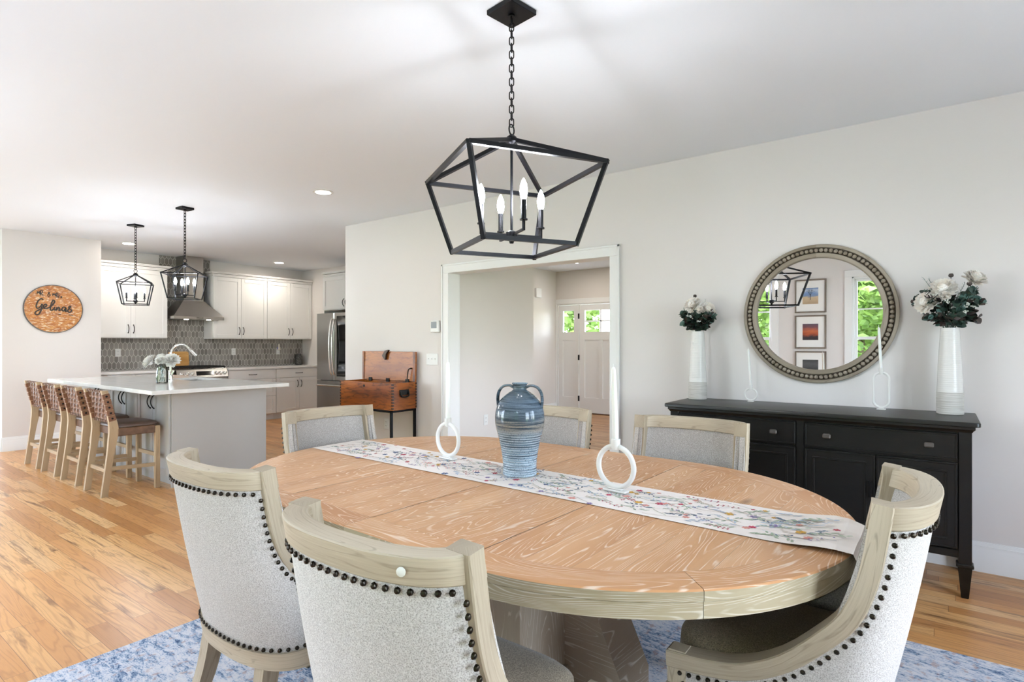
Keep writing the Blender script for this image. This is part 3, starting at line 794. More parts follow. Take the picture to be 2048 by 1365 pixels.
def make_chair(label):
    t = thing('dining_chair', label, 'chair', (0, 0, 0), 0, 'barrel back chairs around the dining table')
    # upholstered shell: outer and inner skin
    for part, mat in (('backrest', 'linen'), ('inner_upholstery', 'innerfab')):
        mb = MB(); rings = []
        for i in range(CN):
            d = rule(i); L = (CB[i]-CT[i]).length; n = CO[i]; s0 = .03
            def at(k, depth): 
                u = s0+(L-.05-s0)*k/8 if L > .1 else .02+(L-.04)*k/8
                return CT[i]+d*u - n*depth
            f = min(1, L/.3)
            if part == 'backrest': rings.append([at(k, .006-.006*sin(pi*k/8)*f) for k in range(9)] + [at(k, TH*.5) for k in range(8, -1, -1)])
            else: rings.append([at(k, TH*.5+.001) for k in range(9)] + [at(k, TH-.010+.004*sin(pi*k/8)*f) for k in range(8, -1, -1)])
        mb.loft(rings, True, (True, True)); mb.build(part, M[mat], t)
    # wood: top rail
    def section(i, w, t_out, t_in, top=False):
        d = rule(i) if top else edgedir(i); n = CO[i]; p = CT[i]; c = .003
        return [p+n*(t_out-c), p+n*t_out+d*c, p+n*t_out+d*(w-c), p+n*(t_out-c)+d*w, p-n*(t_in-c)+d*w, p-n*t_in+d*(w-c), p-n*t_in+d*c, p-n*(t_in-c)]
    k = MB(); k.loft([section(i, .056, .001, TH-.001, True) for i in ip(CM-1, CN-CM)]); k.build('top_rail', M['weathered'], t)
    for rng in (ip(0, CM-1), ip(CN-CM, CN-1)):
        k = MB(); secs = [section(i, .043, .005, TH+.003) for i in rng]
        if rng[0] == 0: ext = secs[-1]; 
        else: ext = secs[0]
        up = [p+V((0, 0, .006)) for p in ext]
        if rng[0] == 0: secs.append(up)
        else: secs.insert(0, up)
        k.loft(secs); k.build('side_frame', M['weathered'], t)
    # base rail
    k = MB(); secs = []
    for i in range(CN):
        n = CO[i]; p = CB[i]; up = -rule(i) if CM-1 <= i <= CN-CM else V((0, 0, 1)); h = .055
        secs.append([p+n*.004, p+n*.004+up*h, p-n*TH+up*h, p-n*TH])
    k.loft(secs); k.build('base_rail', M['weathered'], t)
    k = MB(); k.box(-.262, .262, .232, .268, ZB+.02, ZB+.085, .004, 'x'); k.build('front_rail', M['weathered'], t)
    # nail heads
    k = MB()
    def nails(line, norms, sp=.0245):
        L = 0; acc = 0.0
        for (p, n), (p2, n2) in zip(zip(line[:-1], norms[:-1]), zip(line[1:], norms[1:])):
            seg = (p2-p).length
            while acc <= seg:
                u = acc/seg if seg > 0 else 0; c = p.lerp(p2, u); nn = n.lerp(n2, u).normalized()
                M_ = nn.to_track_quat('Z', 'Y').to_matrix().to_4x4(); M_.translation = c
                k.M = M_; k.lathe([(.0064, -.002), (.0062, .0012), (.0048, .0034), (.0024, .0044), (.0003, .0047)], 8, (0, 0, 0), (False, True)); k.M = None
                acc += sp
            acc -= seg
    idx = list(ip(CM+2, CN-CM-3)); nails([CT[i]+rule(i)*.066+CO[i]*.001 for i in idx], [CO[i] for i in idx])
    for rng in (ip(1, CM-1), ip(CN-CM, CN-2)):
        L_ = [(CT[i]+edgedir(i)*.054-CO[i]*.001, CO[i]) for i in rng]
        L_ = [e for e in L_ if e[0].z < ZT-.075]
        nails([p for p, n in L_], [n for p, n in L_])
    idx = list(ip(2, CN-3)); nails([CB[i]-rule(i)*.065+CO[i]*.001 for i in idx], [CO[i] for i in idx])
    k.build('nailhead_trim', M['nail'], t)
    # seat
    k = MB(); rings = []
    def seatpoly(ins):
        P = []
        for a in range(40):
            th = 2*pi*a/40; e = 2/5.0
            x = (.213-ins)*abs(cos(th))**e*(1 if cos(th) > 0 else -1); y = .05+(.255-ins)*abs(sin(th))**e*(1 if sin(th) > 0 else -1)
            if y < -.05: x *= 1-.35*((-.05-y)/.2)**1.5
            P.append((x, y))
        return P
    for z, ins in ((ZS+.0, .012), (ZS+.07, .0), (ZS+.105, .003), (ZS+.122, .02), (ZS+.132, .05), (ZS+.137, .10), (ZS+.139, .16)): rings.append([(x, y, z) for x, y in seatpoly(ins)])
    k.loft(rings); k.build('seat', M['seatfab'], t, 50)
    for sx in (-1, 1):
        k = MB(); x = .246*sx
        k.loft([[(x+a*w_, .262+c_*w_, z) for a, c_ in ((-1, -1), (1, -1), (1, 1), (-1, 1))] for z, w_ in ((.011, .016), (.30, .023), (.478, .025), (.482, .022))]); k.build('leg', M['weathered'], t)
    for sx in (-1, 1):
        k = MB(); P = crom([(.165*sx, -.135, .43), (.166*sx, -.145, .33), (.172*sx, -.172, .20), (.182*sx, -.225, .08), (.190*sx, -.262, .011)], 4)
        k.loft([[(p.x+a*w_, p.y+c_*w_*1.1, p.z) for a, c_ in ((-1, -1), (1, -1), (1, 1), (-1, 1))] for p, w_ in zip(P, [.027-.010*j/(len(P)-1) for j in range(len(P))])]); k.build('leg', M['weathered'], t)
    return t
HP = pi/2
cA = make_chair('barrel back linen chair nearest the kitchen island, seen whole from behind')
cA.location = (1.075, 1.785, 0); cA.rotation_euler = (0, 0, -HP)
cB = dup(cA, (.945, .905, 0), -HP, 'nearest barrel back linen chair, with a clear felt dot on its top rail')
di = min(range(CM, CN-CM), key=lambda i: abs(CT[i].x-.172))
k = MB(); k.M = CO[di].to_track_quat('Z', 'Y').to_matrix().to_4x4(); k.M.translation = CT[di]+CO[di]*.001-V((0, 0, .026))
k.lathe([(.0085, 0), (.0085, .002), (.006, .0035), (.001, .004)], 16); k.build('felt_dot', plain('clear_dot', 'd9d5c9', .35), cB)
dup(cA, (1.755, .305, 0), .02, 'barrel back linen chair at the right end of the table, before the black sideboard')
dup(cA, (1.905, 2.50, 0), pi-.06, 'barrel back chair at the far end of the table, in front of the wooden chest')
dup(cA, (2.497, 1.77, 0), HP, 'barrel back chair on the far side of the table, right behind the blue vase')
dup(cA, (2.478, .955, 0), HP, 'barrel back chair on the far side of the table, against the sideboard left end')
# ------------------------------------------------------------------ sideboard, mirror and what stands on it
def raised_panel(mb, x, y0, y1, z0, z1, fr=.055, d=.016, face=-1):
    """framed door/drawer front in the plane x (front face at x), facing face*x"""
    xb = x - face*d
    lo, hi = min(x, xb), max(x, xb)
    mb.box(lo, hi, y0, y1, z0, z1, .003, 'y')
    return mb
sb = thing('sideboard', 'long black sideboard with tapered feet under the round mirror', 'sideboard', (3.94, .66, 0))
X0, X1, Y0, Y1 = -.235, .255, -.79, .79      # local carcass; front is -x
ZT_ = .905
b = MB(); b.box(X0+.012, X1, Y0+.03, Y1-.03, .235, .865, .002, 'y'); b.build('body', M['black'], sb)
b = MB()
def rr(x0, x1, y0, y1, r, n=5):
    P = []
    for cx, cy, a0 in ((x0+r, y0+r, pi), (x1-.001, y0+.001, 1.5*pi), (x1-.001, y1-.001, 0), (x0+r, y1-r, pi/2)):
        rad = r if cx == x0+r else .001
        for k in range(n+1): a = a0+pi/2*k/n; P.append((cx+rad*cos(a), cy+rad*sin(a)))
    return P
def slab(mb, x0, x1, y0, y1, r, prof):
    mb.loft([[(x, y, z) for x, y in rr(x0+i, x1, y0+i, y1-i, max(r-i, .002))] for z, i in prof])
slab(b, X0-.028, X1+.005, Y0-.035, Y1+.035, .02, [(.880, .004), (.883, 0), (.899, 0), (ZT_-.001, .003), (ZT_, .007)]); b.build('top', M['blacktop'], sb)
b = MB(); slab(b, X0-.014, X1, Y0-.014, Y1+.014, .004, [(.850, .012), (.858, .008), (.866, 0), (.880, 0)]); b.build('cornice', M['black'], sb)
for sx, sy in ((-1, -1), (-1, 1), (1, -1), (1, 1)):
    cx = X0+.026 if sx < 0 else X1-.03; cy = Y0+.028 if sy < 0 else Y1-.028
    k = MB(); k.box(cx-.028, cx+.028, cy-.028, cy+.028, .175, .86, .004, 'z')
    k.box(cx-.036, cx+.036, cy-.036, cy+.036, .160, .178, .004, 'z')
    k.loft([[(cx+a*w_, cy+c_*w_, z) for a, c_ in ((-1, -1), (1, -1), (1, 1), (-1, 1))] for z, w_ in ((0, .014), (.006, .016), (.16, .029))]); k.build('leg', M['black'], sb)
b = MB(); b.box(X0+.002, X0+.03, Y0+.05, Y1-.05, .205, .245, .003, 'y'); b.box(X0+.002, X0+.03, -.022, .022, .24, .86, .002, 'z'); b.build('front_frame', M['black'], sb)
def front(name, y0, y1, z0, z1, kn, panel):
    k = MB(); x = X0-.004
    k.box(x, x+.02, y0, y1, z0, z1, .004, 'y')
    # bead moulding round the edge / inner panel
    def bead(i0, h, w_=.010):
        for u0, u1, q0, q1 in ((y0+i0, y1-i0, z0+i0, z0+i0+w_), (y0+i0, y1-i0, z1-i0-w_, z1-i0)): k.box(x-h, x+.004, u0, u1, q0, q1, h*.5, 'y')
        for u0, u1, q0, q1 in ((y0+i0, y0+i0+w_, z0+i0+w_, z1-i0-w_), (y1-i0-w_, y1-i0, z0+i0+w_, z1-i0-w_)): k.box(x-h, x+.004, u0, u1, q0, q1, h*.5, 'z')
    bead(.001, .004)
    if panel: bead(.042, .005, .012)
    o = k.build(name, M['black'], sb)
    for ky, kz, kind in kn:
        h = MB()
        if kind == 'knob':
            h.tube([(x-.016, ky, kz), (x, ky, kz)], .007); h.box(x-.03, x-.014, ky-.021, ky+.021, kz-.014, kz+.014, .006, 'y'); h.build('knob', M['knob'], o)
        else:
            h.box(x-.012, x, ky-.009, ky+.009, kz-.045, kz+.045, .003, 'z'); h.build('handle', M['hardware'], o)
for s_ in (-1, 1):
    a, c = (Y0+.058, -.024) if s_ < 0 else (.024, Y1-.058)
    front('drawer', a, c, .705, .842, [(a+.118, .775, 'knob'), (c-.118, .775, 'knob')], False)
    m_ = (a+c)/2
    front('door', a, m_-.002, .25, .692, [(m_-.03, .50, 'pull')], True); front('door', m_+.002, c, .25, .692, [(m_+.03, .50, 'pull')], True)

# round mirror with a beaded wooden frame
mi = thing('wall_mirror', 'round mirror in a beaded driftwood frame above the black sideboard', 'mirror', (XR, .65, 1.50))
mi.rotation_euler = (0, -HP, 0)                    # local z -> -x world (faces the room)
def ringsec(mb, prof, seg=96):
    mb.loft([[(r*cos(2*pi*i/seg), r*sin(2*pi*i/seg), z) for r, z in prof] for i in range(seg)], True, (False, False), loop=True)
b = MB(); ringsec(b, [(.368, .002), (.368, .022), (.374, .028), (.397, .032), (.400, .018), (.433, .016), (.436, .030), (.452, .027), (.456, .022), (.456, .002)]); b.build('frame', M['mirrorwood'], mi)
b = MB(); ringsec(b, [(.4005, .0182), (.4325, .0182), (.4325, .0192), (.4005, .0192)]); b.build('groove', M['groove'], mi)
b = MB()
for k in range(92): a = 2*pi*k/92; b.sphere((.4165*cos(a), .4165*sin(a), .0265), .0127, 12, 8)
b.build('bead_trim', M['mirrorwood'], mi, 60)
b = MB(); b.lathe([(.372, .004), (.372, .010)], 96); b.build('mirror_glass', M['mirror'], mi)

# white vases with bouquets
def lathe_obj(name, prof, mat, parent=None, seg=40, loc=None):
    k = MB(); k.lathe(prof, seg); return k.build(name, mat, parent, 40, loc)
VP = [(.0, .002), (.060, .0), (.0635, .004), (.0635, .06), (.0635, .123), (.0615, .126), (.060, .16), (.0555, .28), (.049, .40), (.0445, .47), (.0425, .486), (.040, .488), (.038, .482), (.040, .44), (.040, .36), (.0, .35)]
def petal_flower(mb, c, r, n, up=V((0, 0, 1)), seed=0, layers=5):
    q = random.Random(seed); M_ = up.normalized().to_track_quat('Z', 'Y').to_matrix().to_4x4(); M_.translation = c; mb.M = M_
    for L in range(layers):
        el = radians(8+74*L/(layers-1)); nn = max(5, int(n*(1-.55*L/layers))); rl = r*(1-.28*L/(layers-1))
        for k in range(nn):
            a = 2*pi*(k+.5*(L % 2))/nn+q.uniform(-.12, .12); e = el+q.uniform(-.12, .12); w_ = rl*.2
            d = V((cos(a)*cos(e), sin(a)*cos(e), sin(e))); sd = V((-sin(a), cos(a), 0)); nr = d.cross(sd)
            p = [V((0, 0, 0)), d*rl*.45-sd*w_+nr*rl*.06, d*rl*.45+nr*-rl*.05, d*rl*.45+sd*w_+nr*rl*.06, d*rl*.85-sd*w_*.8+nr*rl*.02, d*rl*.85-nr*rl*.03, d*rl*.85+sd*w_*.8+nr*rl*.02, d*rl+nr*-rl*.0]
            mb._add(p, [(0, 1, 2), (0, 2, 3), (1, 4, 5, 2), (2, 5, 6, 3), (4, 7, 5), (5, 7, 6)], [[(0, 0)]*3, [(0, 0)]*3, [(0, 0)]*4, [(0, 0)]*4, [(0, 0)]*3, [(0, 0)]*3])
    mb.M = None
def round_leaf(mb, c, d, nrm, L, w_):
    d = d.normalized(); sd = nrm.cross(d).normalized(); nn = d.cross(sd)
    P = [c]; 
    for k in range(1, 8):
        u = k/8; ww = w_*sin(pi*u**.8)**.7
        P += [c+d*L*u-sd*ww+nn*ww*.25, c+d*L*u+nn*0, c+d*L*u+sd*ww+nn*ww*.25]
    P.append(c+d*L); fs = [(0, 1, 2), (0, 2, 3)]
    for k in range(6):
        o = 1+3*k; fs += [(o, o+3, o+4, o+1), (o+1, o+4, o+5, o+2)]
    o = 19; fs += [(o, 22, o+1), (o+1, 22, o+2)]
    mb._add(P, fs, [[(0, 0)]*len(f) for f in fs])
def bouquet(loc, label, blooms, seed, spread, hgt, toward=V((-1, 0, 0)), buds=()):
    """artificial flowers rising from the vase mouth; loc is the mouth"""
    q = random.Random(seed)
    t = thing('flower_bouquet', label, 'bouquet', loc, 0, 'bouquets on the sideboard')
    st = MB(); lf = [MB(), MB(), MB()]
    for (bx, by, bz, r, up) in blooms:
        k = MB(); petal_flower(k, V((bx, by, bz)), r, 17, V(up), seed+int(bx*1000), 7); u_ = V(up).normalized(); k.sphere(V((bx, by, bz))+u_*r*.28, r*.42, 12, 8); k.build('blossom', M['petal'], t, 0)
        st.tube(crom([(bx*.12, by*.12, -.10), (bx*.4, by*.4, bz*.4), (bx, by, bz)], 4), .0022, 6)
        st.sphere((bx-up[0]*.008, by-up[1]*.008, bz-.008), .012, 8, 6)
    for (bx, by, bz) in buds:
        k = MB(); k.lathe([(.003, -.006), (.011, .0), (.013, .008), (.009, .016), (.004, .017)], 12, (bx, by, bz)); k.build('bud', M['leafplum'], t)
        st.tube(crom([(bx*.12, by*.12, -.10), (bx*.28, by*.28, bz*.4), (bx, by, bz)], 4), .0018, 6)
    for i in range(22):
        a = 2*pi*i/22+q.uniform(-.3, .3); R_ = spread*q.uniform(.6, 1.0); z1 = hgt*q.uniform(.15, .62)
        xo = cos(a)*R_*.62; yo = sin(a)*R_
        if xo > .085: xo = .085
        P = crom([(xo*.1, yo*.1, -.10), (xo*.15, yo*.15, .0), (xo*.62, yo*.62, z1*.75), (xo, yo, z1)], 5); st.tube(P, .0014, 5)
        for j in range(6, len(P)):
            for s_ in (-1, 1):
                if q.random() < .8:
                    d = (P[j]-P[j-1]).normalized(); sd = V((q.gauss(0, 1), q.gauss(0, 1), q.gauss(0, .6))); sd = (sd-d*sd.dot(d)).normalized()
                    g_ = q.choice((0, 0, 1, 2)); dr = (d*.5+sd).normalized()
                    if P[j].x+dr.x*.03 > .10: dr.x = -abs(dr.x)
                    round_leaf(lf[g_], P[j], dr, V((q.gauss(0, 1), q.gauss(0, 1), 1.2)), q.uniform(.034, .05), q.uniform(.014, .021))
    sp = MB()
    for i in range(7):
        a = 2*pi*i/7+.4; R_ = spread*q.uniform(.35, .95); z1 = hgt*q.uniform(.6, 1.0); xo, yo = min(cos(a)*R_*.5, .08), sin(a)*R_
        P = crom([(0, 0, -.08), (xo*.3, yo*.3, z1*.45), (xo, yo, z1)], 12)
        sp.tube(P, .0011, 5)
        for j in range(9, len(P)):
            for s_ in range(3):
                v = V((q.gauss(0, 1), q.gauss(0, 1), .8)).normalized()*q.uniform(.012, .02); w_ = v.cross(V((0, 0, 1))).normalized()*.0011
                sp.face([P[j]-w_, P[j]+w_, P[j]+v+w_*.3, P[j]+v-w_*.3])
    for i in range(7):
        be = MB(); a = q.uniform(0, 2*pi); c = V((min(cos(a)*spread*.4, .07)-.03, sin(a)*spread*q.uniform(.1, .7), hgt*q.uniform(.2, .5)))
        for k in range(9): v = V((q.gauss(0, 1), q.gauss(0, 1), q.gauss(0, 1)))*.007; be.sphere(c+v, .0042, 6, 4)
        be.build('berries', M['berry'], t)
    st.build('stems', M['leafdark'], t)
    for k, n_ in zip(lf, ('leafdark', 'leafteal', 'leafplum')): k.build('foliage', M[n_], t, 60)
    sp.build('sprigs', M['sprig'], t, 0)
    return t
VZ = ZT_
def vase(loc, label):
    v = lathe_obj('flower_vase', VP, M['vasewhite'], None, 48, loc); return tag(v, label, 'vase', 'tall white vases on the sideboard')
vase((4.085, 1.395, VZ), 'tall white ribbed vase on the left end of the black sideboard')
vase((4.065, -.045, VZ), 'tall white ribbed vase on the right end of the black sideboard')
# y runs left in the picture (+y = left)
bouquet((4.085, 1.395, VZ+.487), 'small bouquet of cream flowers and green leaves in the vase left of the mirror',
        [(-.03, .022, .185, .068, (-1, .35, .6)), (.0, -.068, .155, .06, (-.8, -.6, .5)), (-.055, -.03, .15, .035, (-1, 0, .4))], 5, .125, .25, buds=[(.0, .02, .25)])
bouquet((4.065, -.045, VZ+.487), 'wide bouquet of three cream dahlias, teal leaves and dark buds right of the mirror',
        [(-.04, .105, .145, .07, (-1, .6, .35)), (-.03, .03, .215, .074, (-1, .1, .5)), (.0, -.105, .265, .068, (-.5, -.5, .8)), (-.06, .06, .165, .035, (-1, .2, .1))], 11, .165, .33, buds=[(-.01, -.005, .29), (-.04, -.085, .235), (-.02, .17, .15)])

# ring candle holders and tapers
def candle_holder(loc, rz, label, group, kind):
    t = thing('candle_holder', label, 'candle holder', loc, rz, group)      # ring lies in the local y-z plane
    k = MB()
    if kind == 'ring': r, zc, tb_, bl, bw_ = .074, .0905, .0095, .088, .034; P = [(0, r*cos(a), zc+r*sin(a)) for a in [2*pi*i/56 for i in range(56)]]; top = zc+r
    elif kind == 'small': r, zc, tb_, bl, bw_ = .040, .052, .0068, .032, .022; P = [(0, r*cos(a), zc+r*sin(a)) for a in [2*pi*i/44 for i in range(44)]]; top = zc+r
    else:
        r, tb_, bl, bw_ = .040, .0072, .040, .024; z0_, z1_ = .055, .185
        P = [(0, r*cos(a), z1_+r*sin(a)) for a in [pi*i/20 for i in range(21)]] + [(0, r*cos(a), z0_+r*sin(a)) for a in [pi+pi*i/20 for i in range(21)]]; top = z1_+r
    k.tube(P, tb_, 12, closed=True, flat=(1.0, 1.0)); k.build('ring', M['ceramic'], t)
    k = MB(); k.box(-bw_/2, bw_/2, -bl/2-.004, bl/2+.004, 0, .008, .0025, 'y'); k.box(-bw_*.36, bw_*.36, -bl*.34, bl*.34, .007, .014, .003, 'y'); k.build('base', M['ceramic'], t)
    k = MB(); sr = .0165 if kind == 'ring' else .0125
    k.lathe([(sr*.75, top-.012), (sr, top-.004), (sr, top+.026), (sr*.8, top+.027), (sr*.78, top+.012), (.0001, top+.011)], 20); k.build('socket', M['ceramic'], t)
    return t, top
def taper(loc, rz, label, group, top, L, r, tilt):
    k = MB(); k.lathe([(r*.92, .0125), (r, .02), (r*.98, L*.4), (r*.86, L*.8), (r*.74, L-.012), (r*.5, L-.004), (.001, L)], 20)
    k.tube([(0, 0, L-.002), (.0004, .0002, L+.006), (.002, .001, L+.010)], .0009, 5)
    o = k.build('taper_candle', M['wax'], None, 40); o.location = V(loc)+V((0, 0, top)); o.rotation_euler = (tilt[0], tilt[1], rz); return tag(o, label, 'candle', group)
gh = 'ring candle holders on the table runner'; gc = 'white taper candles'
TT = TZ+.0035
for (x, y, rz, lh, lc, ti) in ((1.954, 1.842, -.10, 'white ring candle holder on the runner, left of the blue vase', 'white taper candle in the ring holder left of the blue vase', (0, 0)),
                               (1.889, .945, -.10, 'white ring candle holder on the runner, right of the blue vase', 'white taper candle in the ring holder right of the blue vase', (-.035, .0))):
    t, top = candle_holder((x, y, TT), rz, lh, gh, 'ring'); taper((x, y, TT), rz, lc, gc, top, .290, .0112, ti)
t, top = candle_holder((4.10, 1.035, VZ), 0, 'small white ring candle holder on the sideboard left of the mirror', 'candle holders on the sideboard', 'small')
taper((4.10, 1.035, VZ), 0, 'slim white taper candle leaning in the small ring holder on the sideboard', gc, top, .275, .0085, (-.06, 0))
t, top = candle_holder((4.08, .283, VZ), 0, 'tall white oblong loop candle holder on the sideboard under the mirror', 'candle holders on the sideboard', 'tall')
taper((4.08, .283, VZ), 0, 'slim white taper candle in the tall loop holder before the mirror', gc, top, .275, .0085, (-.045, 0))

# two-handled stoneware jug
jug = thing('stoneware_vase', 'blue grey glazed two handled stoneware vase in the middle of the runner', 'vase', (1.905, 1.39, TT-.0003), .35)
P_ = [(.0, .0025), (.062, .0), (.0695, .003), (.0705, .012), (.0695, .04), (.0725, .07), (.0790, .11), (.0875, .15), (.0955, .18), (.1010, .205), (.1030, .23), (.1010, .255), (.0945, .28), (.0830, .303), (.0660, .322), (.0460, .337), (.0315, .346), (.0272, .353), (.0268, .362), (.0300, .370), (.0330, .375), (.0322, .377), (.0285, .374), (.0235, .362), (.0235, .34), (.03, .32), (.0, .30)]
PP = crom([(r, z, 0) for r, z in P_[:19]], 5); lathe_obj('body', [(max(p.x, .0), p.y) for p in PP]+P_[19:], M['glaze'], jug, 56)
for s_ in (-1, 1):
    k = MB(); pts = crom([(0, s_*.024, .357), (0, s_*.045, .366), (0, s_*.072, .361), (0, s_*.090, .340), (0, s_*.0955, .312), (0, s_*.0935, .285), (0, s_*.092, .268)], 5)
    k.tube(pts, .0075, 10, flat=(1.0, 2.0) if False else (.75, 1.9)); k.build('handle', M['glaze'], jug)
# ------------------------------------------------------------------ kitchen
YK = 9.79
# backsplash of picket tiles
def clip(poly, f):
    out = []
    for i in range(len(poly)):
        a, c = poly[i], poly[(i+1) % len(poly)]; fa, fc = f(a), f(c)
        if fa >= 0: out.append(a)
        if (fa >= 0) != (fc >= 0): u = fa/(fa-fc); out.append((a[0]+(c[0]-a[0])*u, a[1]+(c[1]-a[1])*u))
    return out
def rectclip(p, x0, x1, z0, z1):
    for f in (lambda q: q[0]-x0, lambda q: x1-q[0], lambda q: q[1]-z0, lambda q: z1-q[1]):
        if len(p) < 3: return []
        p = clip(p, f)
    return p if len(p) > 2 else []
mb = MB(); q = random.Random(3)
regs = [(2.82, 6.33, .914, 1.40), (3.822, 4.60, 1.40, 2.70)]
mb.m = 4
for x0, x1, z0, z1 in regs: mb.box(x0, x1, YK-.006, YK, z0, z1)
pw, ph, tip, gp = .0575, .128, .032, .0068
row = 0; z = .914-.03
while z < 2.75:
    x = 2.78 + (pw/2 if row % 2 else 0)
    while x < 6.4:
        hx, hz = (pw-gp)/2, (ph-gp)/2
        P = [(x-hx, z-hz+tip), (x, z-hz), (x+hx, z-hz+tip), (x+hx, z+hz-tip), (x, z+hz), (x-hx, z+hz-tip)]
        for rg in regs:
            p = rectclip(P, *rg)
            if p:
                mb.m = q.choice((0, 1, 1, 2, 3)); mb.face([(a, YK-.0075-q.uniform(0, .0006), c) for a, c in p])
        x += pw
    z += ph-tip; row += 1
struct('trim_4', mb, [M['tile0'], M['tile1'], M['tile2'], M['tile3'], M['grout']], 0)

def pull(parent, c, axis, out, L=.1):
    """arched bar pull; axis 'x','y' or 'z', out = direction off the door"""
    c = V(c); out = V(out); ax = {'x': V((1, 0, 0)), 'y': V((0, 1, 0)), 'z': V((0, 0, 1))}[axis]
    k = MB(); k.tube(crom([c-ax*L/2, c-ax*L*.42+out*.012, c-ax*L*.2+out*.026, c+out*.030, c+ax*L*.2+out*.026, c+ax*L*.42+out*.012, c+ax*L/2], 4), .0052, 8)
    for s_ in (-1, 1): k.sphere(c+ax*L/2*s_, .008, 8, 6)
    return k.build('handle', M['hardware'], parent)
def shaker(name, parent, mat, axis, p, out, a0, a1, z0, z1, fr=.06, flat=False, d=.02):
    """shaker front on the plane p of axis ('y' or 'x'), facing out(+1/-1)"""
    k = MB(); q0, q1 = sorted((p, p-out*d)); qi0, qi1 = sorted((p-out*.009, p-out*d))
    def bx(u0, u1, w0, w1, r0, r1, bev=.0015, g='z'):
        if axis == 'y': k.box(u0, u1, r0, r1, w0, w1, bev, g)
        else: k.box(r0, r1, u0, u1, w0, w1, bev, g)
    if flat: bx(a0, a1, z0, z1, q0, q1)
    else:
        bx(a0, a0+fr, z0, z1, q0, q1); bx(a1-fr, a1, z0, z1, q0, q1); bx(a0+fr, a1-fr, z0, z0+fr, q0, q1); bx(a0+fr, a1-fr, z1-fr, z1, q0, q1)
        bx(a0+fr-.002, a1-fr+.002, z0+fr-.002, z1-fr+.002, qi0, qi1, 0)
    return k.build(name, mat, parent)
def crown(parent, mat, x0, x1, y0, y1, z, sides, d=.045, h=.075):
    """stepped crown round the sides named; local box x0..x1,y0..y1"""
    k = MB()
    for dz, e in ((0, .006), (.02, .016), (.045, .032), (.06, d)):
        k.box(x0-(e if 'l' in sides else 0), x1+(e if 'r' in sides else 0), y0-(e if 'f' in sides else 0), y1, z+dz, z+dz+(.02 if dz < .04 else .015), .002, 'x')
    return k.build('crown', mat, parent)
def wall_cab(x0, x1, label, sides):
    t = thing('wall_cabinet', label, 'cabinet', ((x0+x1)/2, YK, 1.39), 0, 'white wall cabinets'); w = (x1-x0)/2
    k = MB(); k.box(-w, w, -.305, 0, 0, 1.03, .001, 'z'); k.build('body', M['cab'], t)
    for s_ in (-1, 1):
        a, c = (-w+.003, -.0015) if s_ < 0 else (.0015, w-.003)
        d = shaker('door', t, M['cab'], 'y', -.327, -1, a, c, .012, 1.018)
        pull(d, ((-.035 if s_ < 0 else .035), -.327, .135), 'z', (0, -1, 0), .115)
    crown(t, M['cab'], -w, w, -.325, 0, 1.025, sides)
wall_cab(2.825, 3.815, 'white two door wall cabinet left of the range hood', 'fr')
wall_cab(4.50, 5.432, 'white two door wall cabinet right of the range hood', 'fl')
wall_cab(5.434, 6.325, 'white two door wall cabinet nearest the refrigerator', 'f')
def base_cab(x0, x1, label, kind):
    t = thing('base_cabinet', label, 'cabinet', ((x0+x1)/2, YK, 0), 0, 'white base cabinets'); w = (x1-x0)/2; F = -.58
    k = MB(); k.box(-w, w, F, -.008, .105, .878, .001, 'z'); k.build('body', M['cab'], t)
    k = MB(); k.box(-w, w, F+.06, -.05, 0, .105); k.build('toe_kick', M['cab'], t)
    P = F-.021
    if kind == 'drawers':
        for z0, z1 in ((.715, .868), (.42, .709), (.112, .414)):
            d = shaker('drawer', t, M['cab'], 'y', P, -1, -w+.003, w-.003, z0, z1, flat=(z0 > .7)); pull(d, (0, P, (z0+z1)/2 if z0 > .7 else z1-.06), 'x', (0, -1, 0), .13)
    else:
        d = shaker('drawer', t, M['cab'], 'y', P, -1, -w+.003, w-.003, .715, .868, flat=True); pull(d, (0, P, .79), 'x', (0, -1, 0), .13)
        for s_ in (-1, 1):
            a, c = (-w+.003, -.0015) if s_ < 0 else (.0015, w-.003)
            d = shaker('door', t, M['cab'], 'y', P, -1, a, c, .112, .709); pull(d, (.035*s_, P, .60), 'z', (0, -1, 0), .115)
base_cab(2.825, 3.275, 'white base cabinet left of the range, by the pantry wall', 'drawers')
base_cab(3.277, 3.785, 'white base cabinet directly left of the gas range', 'drawers')
base_cab(4.605, 5.44, 'white base cabinet with drawers directly right of the gas range', 'drawers')
base_cab(5.442, 6.325, 'white base cabinet with a drawer and two doors by the refrigerator', 'doors')
for x0, x1, l in ((2.822, 3.787, 'white quartz worktop left of the gas range'), (4.603, 6.328, 'white quartz worktop right of the gas range')):
    k = MB(); k.box(x0, x1, YK-.635, YK-.008, .879, .914, .003); tag(k.build('countertop', M['quartz']), l, 'countertop', 'worktops along the back wall')
